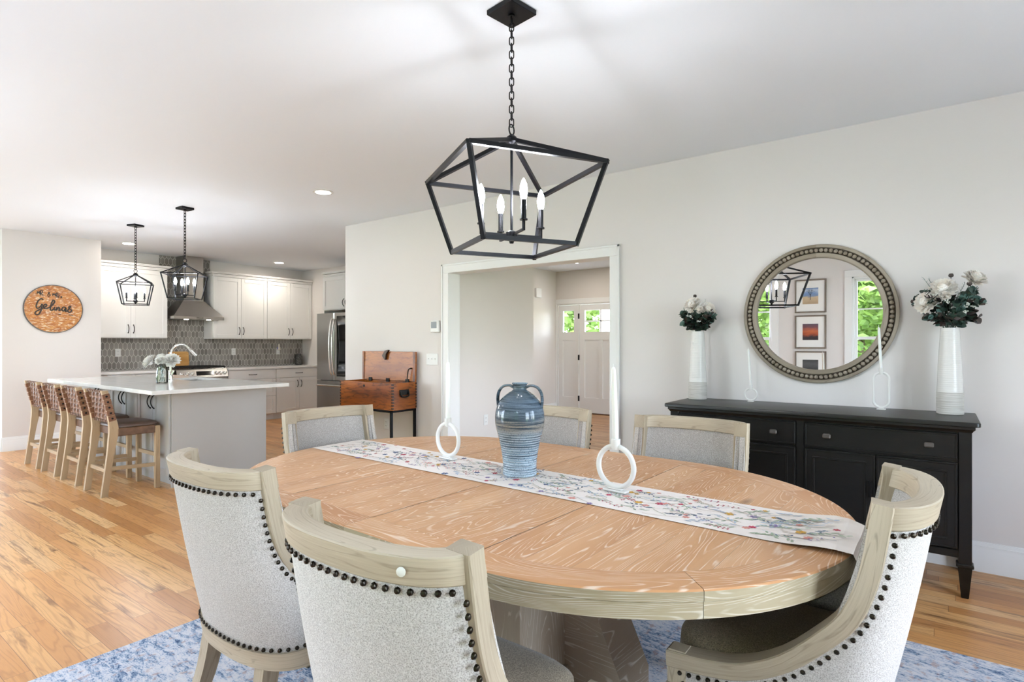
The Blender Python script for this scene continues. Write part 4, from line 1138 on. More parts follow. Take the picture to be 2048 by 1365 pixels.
# gas range
t = thing('gas_range', 'stainless steel gas range under the hood', 'range', (4.195, YK, 0)); w = .382
k = MB(); k.box(-w, w, -.62, -.02, .06, .895, .003); k.build('body', M['steel'], t)
k = MB(); k.prism([(-.625, .78), (-.665, .79), (-.625, .905), (-.58, .915), (-.58, .78)], -w, w, 'x'); k.build('control_panel', M['steel'], t)
def onpanel(z): return -.665+.040*(z-.79)/.115
k = MB(); k.M = Matrix.Translation(V((.03, onpanel(.848)-.002, .848))) @ Matrix.Rotation(-.335, 4, 'X'); k.box(-.13, .13, -.004, .004, -.034, .034, .002); k.build('display', M['blackglass'], t)
for i, x in enumerate((-.315, -.24, -.165, .20, .265, .33)):
    k = MB(); z = .845; k.M = Matrix.Translation(V((x, onpanel(z), z))) @ Matrix.Rotation(pi/2-.335, 4, 'X')
    k.lathe([(.030, 0), (.030, .008), (.025, .010), (.023, .034), (.018, .037), (.0, .037)], 20); k.box(-.004, .004, -.024, .024, .034, .042, .001); k.build('knob', M['handle'], t)
k = MB(); k.box(-w+.01, w-.01, -.652, -.62, .20, .755, .004); k.build('oven_door', M['steel'], t)
k = MB(); k.box(-.25, .25, -.656, -.65, .33, .63, .002); k.build('oven_window', M['blackglass'], t)
k = MB(); k.tube([(-.33, -.70, .715), (.33, -.70, .715)], .012, 12); 
for s_ in (-1, 1): k.tube([(.31*s_, -.70, .715), (.31*s_, -.65, .715)], .009)
k.build('oven_handle', M['handle'], t)
k = MB(); k.box(-w, w, -.60, -.03, .892, .918, .004); k.build('cooktop', M['steeldark'], t)
for s_ in (-1, 0, 1):
    k = MB(); a, c = s_*.25-.12, s_*.25+.12
    for x in (a, c, (a+c)/2): k.bar((x, -.57, .945), (x, -.06, .945), .014, .02)
    for y in (-.57, -.44, -.19, -.06): k.bar((a, y, .945), (c, y, .945), .014, .02)
    for x in (a, c):
        for y in (-.57, -.06): k.box(x-.009, x+.009, y-.009, y+.009, .917, .945)
    k.build('grate', M['iron'], t)
# hood
t = thing('range_hood', 'stainless steel chimney range hood above the gas range', 'range hood', (4.215, YK, 1.69))
k = MB(); w = .38
k.box(-w, w, -.50, -.008, 0, .045, .002)
k.loft([[(-w, -.50, .045), (w, -.50, .045), (w, -.008, .045), (-w, -.008, .045)], [(-.16, -.30, .30), (.16, -.30, .30), (.16, -.008, .30), (-.16, -.008, .30)]], True, (True, True)); k.build('canopy', M['steel'], t, 20)
k = MB(); k.box(-.148, .148, -.29, -.008, .295, 1.008, .002, 'z'); k.build('chimney', M['steel'], t)
for x in (-.17, .17):
    k = MB(); k.lathe([(.032, -.006), (.032, .0)], 20, (x, -.42, 0)); k.build('hood_lamp', emit('hood_lamp_glow', 'fff6e8', 14.0), t)
k = MB(); k.box(-.05, .05, -.503, -.499, .012, .032, .001); k.build('button_strip', M['steeldark'], t)

# refrigerator facing the island (front to -x)
t = thing('refrigerator', 'stainless french door refrigerator with a dark glass right door', 'refrigerator', (5.45, 7.57, 0))
hw_ = .46
k = MB(); k.box(.075, .86, -hw_+.005, hw_-.005, .02, 1.77, .004, 'z'); k.build('body', M['steeldark'], t)
def fdoor(name, y0, y1, z0, z1, mat): 
    k = MB(); k.prism([(0.012, y0), (.0, y0+.014), (.0, y1-.014), (.012, y1), (.07, y1), (.07, y0)], z0, z1, 'z', 'x'); return k.build(name, mat, t, 20)
dl = fdoor('door', .004, hw_, .735, 1.79, M['steel']); dr_ = fdoor('door', -hw_, -.004, .735, 1.79, M['steel'])
k = MB(); k.box(-.004, .004, -hw_+.03, -.07, .80, 1.74, .003, 'z'); k.build('glass_panel', M['blackglass'], dr_)
fz = fdoor('freezer_drawer', -hw_, hw_, .06, .722, M['steel'])
for d, y in ((dl, .036), (dr_, -.036)):
    k = MB(); k.tube(crom([(0, y, .82), (-.03, y, .86), (-.058, y, 1.05), (-.066, y, 1.25), (-.058, y, 1.47), (-.03, y, 1.66), (0, y, 1.70)], 6), .0135, 10); k.build('handle', M['handle'], d)
k = MB(); k.tube(crom([(0, -.40, .655), (-.045, -.37, .655), (-.055, 0, .655), (-.045, .37, .655), (0, .40, .655)], 6), .0135, 10); k.build('handle', M['handle'], fz)
k = MB(); k.box(.05, .80, -hw_+.02, hw_-.02, 0, .06); k.build('kick_plate', M['blackmetal'], t)
# cabinet over the refrigerator with its side panels
t = thing('wall_cabinet', 'white two door cabinet above the refrigerator', 'cabinet', (5.72, 7.65, 1.86))
k = MB(); k.box(.022, .605, -.60, .60, 0, .56, .001, 'z'); k.build('body', M['cab'], t)
for s_ in (-1, 1):
    a, c = (-.597, -.0015) if s_ < 0 else (.0015, .597)
    d = shaker('door', t, M['cab'], 'x', 0, -1, a, c, .012, .548); pull(d, (0, .035*s_, .115), 'z', (-1, 0, 0), .115)
k = MB()
for dz, e in ((0, .006), (.02, .016), (.045, .032), (.06, .045)): k.box(-e+.02, .605, -.60, .60, .56+dz, .58+dz-(.005 if dz > .04 else 0), .002, 'y')
k.build('crown', M['cab'], t)
for y0, y1 in ((8.235, 8.25), (7.05, 7.09)):
    k = MB(); k.box(5.74, 6.328, y0, y1, 0, 1.859, .001, 'z'); tag(k.build('end_panel', M['cab']), 'white tall panel beside the refrigerator, %s side' % ('far' if y0 > 8 else 'near'), 'panel')

# island
IX0, IX1, IY0, IY1 = 2.25, 3.175, 5.55, 7.88
t = thing('kitchen_island', 'grey kitchen island cabinet with cabinet doors on the stool side', 'kitchen island', ((IX0+IX1)/2, (IY0+IY1)/2, 0))
w, d_ = (IX1-IX0)/2, (IY1-IY0)/2
k = MB(); k.box(-w+.022, -w+.04, -d_+.02, d_-.02, .10, .879, 0, 'z'); k.box(w-.04, w-.022, -d_+.02, d_-.02, .10, .879, 0, 'z'); k.box(-w+.04, w-.04, -d_+.02, d_-.02, .10, .118, 0, 'x')
for y in (-.75, .75): k.box(-w+.04, w-.04, y-.009, y+.009, .118, .879, 0, 'z')
k.build('body', M['grey'], t)
for s_ in (-1, 1):
    k = MB(); y0, y1 = sorted((s_*d_, s_*(d_-.02))); k.box(-w+.022, w, y0, y1, 0, .879, .002, 'z'); k.build('end_panel', M['grey'], t)
k = MB(); k.box(-w+.075, w-.08, -d_+.02, d_-.02, 0, .10); k.build('toe_kick', M['grey'], t)
nd = 6; dw = .349
for i in range(nd):
    a = -d_+.012+dw*i; a1 = a+dw-.008
    d = shaker('door', t, M['grey'], 'x', -w, -1, a, a1, .11, .868, .055); y = (a1-.035) if i % 2 == 0 else a+.035
    pull(d, (-w, y, .762), 'z', (-1, 0, 0), .125)
for i, (a, c) in enumerate(((-d_+.01, -.45), (-.445, .445), (.45, d_-.01))):
    for z0, z1 in ((.715, .868), (.42, .709), (.112, .414)): 
        d = shaker('drawer', t, M['grey'], 'x', w, 1, a, c, z0, z1, .05, flat=(z0 > .7)); pull(d, (w, (a+c)/2, z1-.07), 'y', (1, 0, 0), .125)
CX0, CX1, CY0, CY1 = 1.97, 3.205, 5.18, 7.95
sx0, sx1, sy0, sy1 = 2.79, 3.11, 6.33, 6.92
k = MB()
for a in ((CX0, CX1, CY0, sy0), (CX0, CX1, sy1, CY1), (CX0, sx0, sy0, sy1), (sx1, CX1, sy0, sy1)): k.box(a[0], a[1], a[2], a[3], .880, .914, 0)
k2 = MB(); rr_ = .006
k = MB()
out = [(CX0, CY0), (CX1, CY0), (CX1, CY1), (CX0, CY1)]; inn = [(sx0, sy0), (sx1, sy0), (sx1, sy1), (sx0, sy1)]
def off(P, e): return [(x+(e if i in (0, 3) else -e), y+(e if i in (0, 1) else -e)) for i, (x, y) in enumerate(P)]
k.loft([[(x, y, z) for x, y in off(P, e)] for P, z, e in ((inn, .880, 0), (out, .880, .002), (out, .882, 0), (out, .911, 0), (out, .914, .003), (inn, .914, 0), (inn, .880, 0))], True, (False, False))
tag(k.build('countertop', M['quartz'], None, 30), 'white quartz island countertop overhanging the bar stools', 'countertop')
t = thing('kitchen_sink', 'undermount steel sink set into the island countertop', 'sink', ((sx0+sx1)/2, (sy0+sy1)/2, .68))
k = MB(); a, c = (sx1-sx0)/2-.002, (sy1-sy0)/2-.002
k.loft([[(x*u, y*v_, z) for x, y in ((-a, -c), (a, -c), (a, c), (-a, c))] for u, v_, z in ((1, 1, .21), (1, 1, .03), (.92, .95, .004), (.1, .1, .0))], True, (False, True)); k.build('basin', M['steel'], t)
t = thing('kitchen_faucet', 'chrome gooseneck pull down faucet on the island, behind the flowers', 'faucet', (2.70, 6.62, .9145))
k = MB(); k.lathe([(.028, 0), (.028, .006), (.02, .012), (.019, .09), (.016, .095), (.0, .095)], 24); k.build('base', M['chrome'], t)
k = MB(); P = [(0, 0, .09), (0, 0, .27)] + [(.105-.105*cos(a), 0, .27+.112*sin(a)) for a in [pi*i/18 for i in range(1, 15)]]; k.tube(P, .0115, 14); k.build('spout', M['chrome'], t)
pe, pd = V(P[-1]), (V(P[-1])-V(P[-2])).normalized()
k = MB(); k.tube([pe, pe+pd*.02, pe+pd*.05, pe+pd*.11], lambda u: .0125+.006*u, 14); k.build('spray_head', M['chrome'], t)
k = MB(); k.tube([(0, -.018, .06), (0, -.05, .075), (0, -.085, .105)], .006, 10); k.build('lever', M['chrome'], t)

# flowers in a glass jar on the island
t = thing('glass_vase', 'clear glass jar of water on the island countertop', 'vase', (2.43, 6.15, .9145))
k = MB(); k.lathe([(.0, .003), (.045, .0), (.052, .008), (.054, .05), (.050, .12), (.043, .15), (.047, .172), (.0455, .174), (.040, .15), (.047, .12), (.0505, .05), (.048, .014), (.0, .012)], 28); k.build('jar', M['jarglass'], t)
t = thing('flower_bunch', 'bunch of big white blooms standing in the glass jar on the island', 'flowers', (2.43, 6.15, 1.05))
for i, (x, y, z, r, up) in enumerate(((-.085, .055, .075, .082, (-.7, .2, .5)), (.055, -.075, .085, .088, (-.3, -.6, .6)), (.01, .05, .11, .062, (-.3, .3, 1)), (-.03, -.05, .09, .06, (-.6, -.5, .7)), (.08, .04, .06, .065, (.7, .3, .5)))):
    k = MB(); petal_flower(k, V((x, y, z)), r, 18, V(up), 40+i, 8); k.sphere((x, y, z), r*.35, 10, 7); k.build('blossom', M['petalwhite'], t, 0)
k = MB(); q = random.Random(9); st = MB()
for i in range(14):
    a = 2*pi*i/14; c = V((cos(a)*.03, sin(a)*.03, q.uniform(.05, .07))); round_leaf(k, c, V((cos(a), sin(a), q.uniform(-.3, .8))), V((0, 0, 1)), q.uniform(.045, .07), .014)
for i in range(6): a = i*1.05; st.tube([(cos(a)*.025, sin(a)*.025, -.115), (-cos(a)*.01, -sin(a)*.01, .0), (cos(a)*.04, sin(a)*.04, .07)], .0025, 6)
k.build('foliage', M['leafdark'], t, 60); st.build('stems', M['sprig'], t)

# small things on the back counter and walls
k = MB(); k.M = Matrix.Translation(V((4.10, YK-.055, .955))) @ Matrix.Rotation(-.12, 4, 'X')
P = []
for cx, cy, a0 in ((.27, .03, -pi/2), (.27, .20, 0), (.03, .20, pi/2), (.03, .03, pi)):
    for i in range(6): a = a0+pi/2*i/5; P.append((cx-.15+.03*cos(a), cy+.03*sin(a)))
k.prism(P, 0, .022, 'y', 'x'); o = k.build('cutting_board', M['board']); tag(o, 'wooden cutting board leaning on the backsplash behind the range', 'cutting board')
mj = Mat('speckled_dark_stone', .5); nj = mj.n('TexVoronoi', Vector=mj.obj(), Scale=60.0).outputs['Distance']; mj.col(mj.ramp(nj, [(.15, '8a8884'), (.4, '3f3e3c')])); mj.bump(nj, .5, .004)
k = MB(); k.lathe([(.05, 0), (.062, .01), (.066, .08), (.064, .15), (.05, .195), (.03, .205), (0, .205)], 24); o = k.build('canister', mj.m, None, 40, (6.16, YK-.14, .9145)); tag(o, 'dark speckled stone canister at the right end of the worktop', 'canister')
def plate(name, label, cat, c, nrm, kind, group=None, w=.072, h=.118):
    """wall plate centred at c on a wall with normal nrm"""
    t = thing(name, label, cat, c, 0, group); t.rotation_euler = (0, 0, atan2(nrm[1], nrm[0])+HP)      # local -y faces out
    k = MB(); k.box(-w/2, w/2, -.006, -.0005, -h/2, h/2, .0025, 'z'); k.build('plate', M['plastic'], t)
    if kind == 'outlet':
        for z in (-.022, .022):
            k = MB(); k.box(-.017, .017, -.0085, -.005, z-.014, z+.014, .002); 
            k.build('socket', M['plastic'], t); k = MB()
            for x in (-.006, .006): k.box(x-.0012, x+.0012, -.0088, -.0084, z-.004, z+.006)
            k.build('slot', M['hardware'], t)
    elif kind == 'toggle':
        for x in (-.046, 0, .046):
            k = MB(); k.box(x-.005, x+.005, -.0075, -.005, -.012, .012, .001); k.box(x-.0035, x+.0035, -.018, -.006, .0, .009, .002); k.build('switch', M['plastic'], t)
    return t
go = 'outlet plates on the backsplash'
plate('wall_outlet', 'white outlet plate on the backsplash under the left wall cabinet', 'outlet', (3.262, YK-.008, 1.173), (0, -1), 'outlet', go)
plate('wall_outlet', 'white outlet plate on the backsplash just right of the range', 'outlet', (4.997, YK-.008, 1.172), (0, -1), 'outlet', go)
plate('wall_outlet', 'white outlet plate on the backsplash holding the plug in freshener', 'outlet', (5.825, YK-.008, 1.172), (0, -1), 'outlet', go)
t = thing('socket_air_freshener', 'cream plug in air freshener on the backsplash outlet near the refrigerator', 'air freshener', (5.825, YK-.017, 1.20))
k = MB(); k.box(-.024, .024, -.045, 0, -.01, .05, .01, 'z'); k.box(-.017, .017, -.038, -.006, .045, .105, .009, 'z'); k.build('housing', plain('cream_plastic', 'efe2d6', .4), t)
k = MB(); k.box(-.03, -.022, -.03, -.008, .01, .045, .002); k.build('refill', plain('violet_refill', '6f63b8', .3), t)
plate('wall_outlet', 'white outlet plate low on the right wall behind the chest stand', 'outlet', (XR, 4.905, .418), (-1, 0), 'outlet')
plate('wall_outlet', 'white outlet plate low on the hall wall through the wide opening', 'outlet', (4.966, 4.1, .447), (0, -1), 'outlet')
plate('light_switch', 'white three gang switch plate left of the hall opening', 'light switch', (XR, 4.198, 1.145), (-1, 0), 'toggle', None, .165, .118)
t = thing('thermostat', 'white thermostat with a grey screen high on the wall left of the opening', 'thermostat', (XR, 4.142, 1.482)); t.rotation_euler = (0, 0, -HP)
k = MB(); k.box(-.06, .06, -.028, -.0005, -.06, .06, .006, 'z'); k.build('housing', M['plastic'], t)
k = MB(); k.box(-.048, .030, -.0295, -.027, -.018, .050, .001); k.build('screen', M['screen'], t)
t = thing('wall_mounted_chime', 'small white chime box high on the foyer wall', 'door chime', (8.70, 5.95, 2.25))
k = MB(); k.box(-.085, .085, -.045, -.0005, -.085, .085, .006, 'z'); k.build('cover', M['plastic'], t)

# bar stools, local +y towards the island
def make_stool(label):
    t = thing('bar_stool', label, 'bar stool', (0, 0, 0), 0, 'woven back stools along the island')
    prof = [(-.222, 0), (-.195, .22), (-.165, .45), (-.153, .55), (-.160, .63), (-.185, .74), (-.222, .905)]
    C_ = crom([(a, z, 0) for a, z in prof], 4)
    for s_ in (-1, 1):
        k = MB(); x = .205*s_
        k.loft([[(x+a*.017, p.x+c*hw2, p.y) for a, c in ((-1, -1), (1, -1), (1, 1), (-1, 1))] for p, hw2 in zip(C_, [.024+.010*math.exp(-((p.y-.55)/.13)**2) for p in C_])]); k.build('leg', M['stoolwood'], t)
        k = MB(); k.box(-.019+x, .019+x, .168, .208, 0, .565, .003, 'z'); k.build('leg', M['stoolwood'], t)
    k = MB(); k.box(-.222, .222, -.130, .17, .505, .575, .006, 'x'); k.build('seat_frame', M['leather'], t)
    k = MB(); rings = []
    for z, i in ((.572, .012), (.580, .0), (.592, .0), (.604, .012), (.612, .045), (.615, .10)):
        P = []
        for a in range(36): th = 2*pi*a/36; e = .4; P.append(((.222-i)*abs(cos(th))**e*(1 if cos(th) > 0 else -1), .035+(.180-i)*abs(sin(th))**e*(1 if sin(th) > 0 else -1), z))
        rings.append(P)
    k.loft(rings); k.build('seat_cushion', M['seatleather'], t, 50)
    for s_ in (-1, 1):
        k = MB(); k.bar((.205*s_, -.185, .235), (.205*s_, .19, .215), .02, .032); k.build('stretcher', M['stoolwood'], t)
    for y, z in ((-.193, .215), (.188, .30)):
        k = MB(); k.bar((-.205, y, z), (.205, y, z), .02, .032); k.build('stretcher', M['stoolwood'], t)
    # woven back of flat straps between the posts
    def yb(z):
        for p, p2 in zip(C_[:-1], C_[1:]):
            if p.y <= z <= p2.y: return p.x+(p2.x-p.x)*(z-p.y)/(p2.y-p.y)
        return C_[-1].x
    k = MB(); zs = [.665+i*.0475 for i in range(5)]
    for z in zs:                                                  # wraps round each post
        for s_ in (-1, 1):
            x = .205*s_; k.M = Matrix.Translation(V((x, yb(z), z))) @ Matrix.Rotation(.20, 4, 'X'); k.box(-.0205, .0205, -.0275, .0275, -.0225, .0225, .003, 'x'); k.M = None
    nv = 9
    for i, z in enumerate(zs):
        pts = []
        for j in range(41):
            u = -.19+.38*j/40; c = (j/40*nv) ; pts.append((u, yb(z)+.0055*sin(pi*c)*(1 if i % 2 else -1)))
        k.loft([[(u, y-.0015, z-.020-.0), (u, y+.0015, z-.020), (u, y+.0015, z+.020), (u, y-.0015, z+.020)] for u, y in pts])
    k.build('woven_back', M['strap'], t)
    k = MB()
    for j in range(nv):
        u = -.19+.38*(j+.5)/nv; pts = []
        for m_ in range(33):
            z = .632+.262*m_/32; c = (z-zs[0])/.0475; pts.append((z, yb(z)+.0055*cos(pi*c)*(1 if j % 2 else -1)))
        k.loft([[(u-.0165, y-.0013, z), (u+.0165, y-.0013, z), (u+.0165, y+.0013, z), (u-.0165, y+.0013, z)] for z, y in pts])
    for u in range(nv): x = -.19+.38*(u+.5)/nv; k.box(x-.013, x+.013, yb(.64)-.017, yb(.64)+.017, .622, .642, .004); k.box(x-.013, x+.013, yb(.893)-.017, yb(.893)+.017, .886, .904, .004)
    k.build('woven_straps', M['strap2'], t)
    k = MB(); k.bar((-.19, yb(.634), .634), (.19, yb(.634), .634), .022, .014); k.bar((-.19, yb(.893), .893), (.19, yb(.893), .893), .022, .016); k.build('back_rail', M['stoolwood'], t)
    for z in zs:
        for s_ in (-1, 1):
            k = MB(); k.M = Matrix.Translation(V((.2255*s_, yb(z), z))) @ Matrix.Rotation(HP*s_, 4, 'Y'); k.lathe([(.0085, -.001), (.0085, .003), (.005, .005), (.0003, .0055)], 12); k.build('stud', M['hardware'], t)
    return t
s0 = make_stool('woven leather back bar stool nearest the dining table, at the island'); s0.location = (2.012, 5.88, 0); s0.rotation_euler = (0, 0, -HP)
dup(s0, (2.014, 6.53, 0), -HP, 'woven leather back bar stool, second from the dining table')
dup(s0, (2.014, 7.14, 0), -HP, 'woven leather back bar stool, third from the dining table')
dup(s0, (2.016, 7.74, 0), -HP, 'woven leather back bar stool farthest from the dining table')

# round wooden sign on the pantry wall
t = thing('wall_sign', 'round chipped wood name sign in a grey hoop on the pantry wall', 'sign', (2.305, 9.05, 1.75))
k = MB(); k.M = Matrix.Rotation(HP, 4, 'X'); k.lathe([(.298, .001), (.298, .018)], 64); k.build('disc', M['sign'], t)
k = MB(); k.M = Matrix.Rotation(HP, 4, 'X'); ringsec(k, [(.298, .001), (.298, .026), (.306, .026), (.306, .001)], 72); k.build('hoop', M['hoop'], t)
def px(p): return ((p[0]-855)/690*.306, -.0195, -(p[1]-660)/540*.306)
def stroke(mb, pts, w):
    P = crom([px(p) for p in pts], 6); mb.tube(P, w, 6, flat=(.35, 1.0) if False else (1, 1))
k = MB()
for pts in ([(612, 462), (565, 442), (500, 490), (455, 590), (470, 655), (535, 635), (585, 560)], [(590, 555), (570, 680), (510, 790), (440, 795), (435, 745), (520, 690), (620, 645), (690, 590), (665, 560), (622, 600), (650, 660), (735, 635), (830, 560), (872, 490), (835, 465), (790, 560), (772, 670), (810, 690), (865, 640)],
            [(872, 612), (860, 675), (905, 680)], [(925, 620), (905, 690), (960, 622), (985, 640), (972, 690), (1015, 675)], [(1125, 612), (1070, 612), (1040, 665), (1080, 700), (1135, 625), (1125, 705), (1165, 690)], [(1165, 695), (1250, 590), (1205, 600), (1215, 640), (1275, 680), (1220, 722), (1170, 700)], [(890, 585), (893, 580)]): stroke(k, pts, .0082)
for s_ in ([(470, 345), (478, 285), (500, 320), (525, 280), (530, 350)], [(548, 365), (552, 265), (590, 270), (590, 310), (552, 320), (605, 370)], [(625, 355), (622, 362)], [(770, 350), (725, 310), (745, 290), (750, 310), (710, 350), (735, 385), (775, 350)],
           [(825, 365), (832, 310), (855, 345), (880, 310), (885, 370)], [(905, 395), (910, 300), (945, 305), (942, 340), (910, 350), (960, 400)], [(965, 405), (968, 355), (990, 350)], [(1045, 370), (1015, 375), (1040, 395), (1000, 410)], [(955, 772), (1015, 776)], [(1100, 780), (1106, 780)], [(1150, 782), (1156, 782)], [(1205, 785), (1300, 790)]): stroke(k, s_, .0046)
k.build('lettering', M['ink'], t)

# old pine chest on a black stand, by the right wall
t = thing('chest_stand', 'black steel square tube stand holding the open pine chest', 'stand', (4.03, 4.83, 0)); a, c = .158, .40
k = MB()
for sx in (-1, 1):
    for sy in (-1, 1): l = MB(); l.box(sx*a-.0125, sx*a+.0125, sy*c-.0125, sy*c+.0125, 0, .612, .002, 'z'); l.build('leg', M['blackmetal'], t)
for sx in (-1, 1): k.box(sx*a-.0125, sx*a+.0125, -c-.0125, c+.0125, .605, .628, .002, 'y')
for sy in (-1, 1): k.box(-a-.0125, a+.0125, sy*c-.0125, sy*c+.0125, .605, .628, .002, 'x')
k.build('top_frame', M['blackmetal'], t)
t = thing('wooden_chest', 'old dovetailed pine chest with its lid open on the black stand', 'chest', (4.025, 4.825, .629)); a, c, h, w = .165, .425, .275, .018
for e0, e1 in ((-a, -a+w), (a-w, a)): k = MB(); k.box(e0, e1, -c, c, 0, h, .002, 'y'); k.build('long_side', M['chest'], t)
for e0, e1 in ((-c+.001, -c+w), (c-w, c-.001)): k = MB(); k.box(-a+w, a-w, e0, e1, 0, h, .001, 'x'); k.build('end_side', M['chest'], t)
k = MB(); k.box(-a+w, a-w, -c+w, c-w, .004, .02, 0, 'y'); k.build('bottom', M['chest'], t)
dvm = plain('dark_dovetail', '2a150a', .5)
for (sx, sy) in ((-1, -1), (-1, 1), (1, -1)):
    k = MB(); e = .0009
    for i in range(9):
        z = .012+i*.03
        x0, x1 = (-a-e, -a+w) if sx < 0 else (a-w, a+e); y0, y1 = (-c-e, -c+w) if sy < 0 else (c-w, c+e)
        k.box(x0, x1, y0, y1, z, z+.015)
    k.build('dovetail_corner', dvm, t)
k = MB(); k.M = Matrix.Translation(V((a-.004, 0, h+.002))) @ Matrix.Rotation(.02, 4, 'Y'); k.box(-.019, 0, -c-.004, c+.004, 0, .315, .003, 'y'); lid = k.build('lid', M['chestin'], t)
k = MB()
for y0, y1 in ((-c-.004, -c+.03), (c-.03, c+.004)): k.box(a-.026, a-.022, y0, y1, h+.002, h+.317, .001, 'z')
k.build('lid_batten', M['chest'], lid)
for y in (-.31, .0, .29): k = MB(); k.box(a-.032, a-.02, y-.026, y+.026, h-.012, h+.026, .002); k.build('hinge', M['hardware'], t)
k = MB(); k.prism([(.075, .545), (.03, .50), (.02, .505), (.01, .565), (-.03, .605), (-.02, .612), (.03, .60)], a-.045, a-.020, 'x'); k.build('hasp', M['shell'], lid)
k = MB(); k.tube(crom([(a-.02, -c+.05, h+.14), (a-.04, -c+.055, h+.14), (a-.05, -c+.075, h+.12), (a-.05, -c+.09, h+.02), (a-.05, -c+.09, h-.02)], 5), .007, 8); k.build('lid_stay', M['shell'], t)
k = MB(); k.box(-.075, .055, -c-.006, -c+.002, .15, .205, .004); k.tube(crom([(-.065, -c-.008, .19), (-.06, -c-.018, .145), (-.03, -c-.02, .132), (.01, -c-.02, .132), (.04, -c-.018, .145), (.045, -c-.008, .19)], 5), .008, 8); k.build('carrying_handle', M['hardware'], t)
k = MB(); k.M = Matrix.Translation(V((-a, .02, .235))) @ Matrix.Rotation(-HP, 4, 'Y'); k.lathe([(.014, 0), (.014, .002), (.0, .0025)], 14); k.build('keyhole', M['hardware'], t)

# pictures on the window wall (seen in the mirror)
def art(name, stops, extra=None):
    m = Mat(name, .5); z = m.n('SeparateXYZ', Vector=m.obj()).outputs[2]; n = m.noise(m.map(m.obj(), (14, 14, 30)), 1.0, 4, .6)
    f = m.math('ADD', m.math('MULTIPLY', m.math('ADD', z, .12), 4.1), m.math('MULTIPLY', m.math('SUBTRACT', n, .5), .35)); m.col(m.ramp(f, stops)); return m.m
arts = [art('print_tree', [(.0, 'b59c7c'), (.42, 'cdb592'), (.46, '8c98ab'), (.62, '6f8fbd'), (.8, 'b9c6d8'), (1, '4c6fa6')]),
        art('print_sunset', [(.0, '2a2126'), (.22, '3a2a30'), (.35, 'b0522e'), (.55, 'c8683a'), (.75, '7a4a52'), (1, '4a4658')]),
        art('print_road', [(.0, '6a6d74'), (.3, '7f828a'), (.42, '3c3d40'), (.7, '55575a'), (1, '2f3032')])]
for i, (z, l) in enumerate(((1.985, 'framed print of a bare tree, topmost of three in the mirror'), (1.475, 'framed orange sunset print, middle of three in the mirror'), (.965, 'framed grey road print, lowest of three in the mirror'))):
    t = thing('framed_picture', l, 'picture', (-.6, 1.47, z), 0, 'framed prints between the windows'); w, h = .20, .237
    k = MB()
    for y0, y1, z0, z1, g_ in ((-w, -w+.02, -h, h, 'z'), (w-.02, w, -h, h, 'z'), (-w+.02, w-.02, -h, -h+.02, 'y'), (-w+.02, w-.02, h-.02, h, 'y')): k.box(.001, .026, y0, y1, z0, z1, .002, g_)
    k.build('frame', M['picwood'], t)
    k = MB(); k.box(.001, .014, -w+.019, w-.019, -h+.019, h-.019); k.build('mat_board', plain('mat_board', 'f1efeb', .7), t)
    k = MB(); k.box(.013, .0155, -.10, .10, -.115, .115); k.build('print', arts[i], t)
    if i == 0:
        k = MB(); q = random.Random(4)
        def br(p, d, L, w_, n):
            e = p+d*L; k.tube([p, e], lambda u: w_*(1-.4*u), 5)
            if n: 
                for s_ in (-1, 1, .2): a = s_*q.uniform(.35, .7); br(e, V((0, d.y*cos(a)-d.z*sin(a), d.y*sin(a)+d.z*cos(a))), L*.68, w_*.6, n-1)
        br(V((.0158, 0, -.055)), V((0, 0, 1)), .06, .004, 3); k.build('tree_silhouette', M['ink'], t)
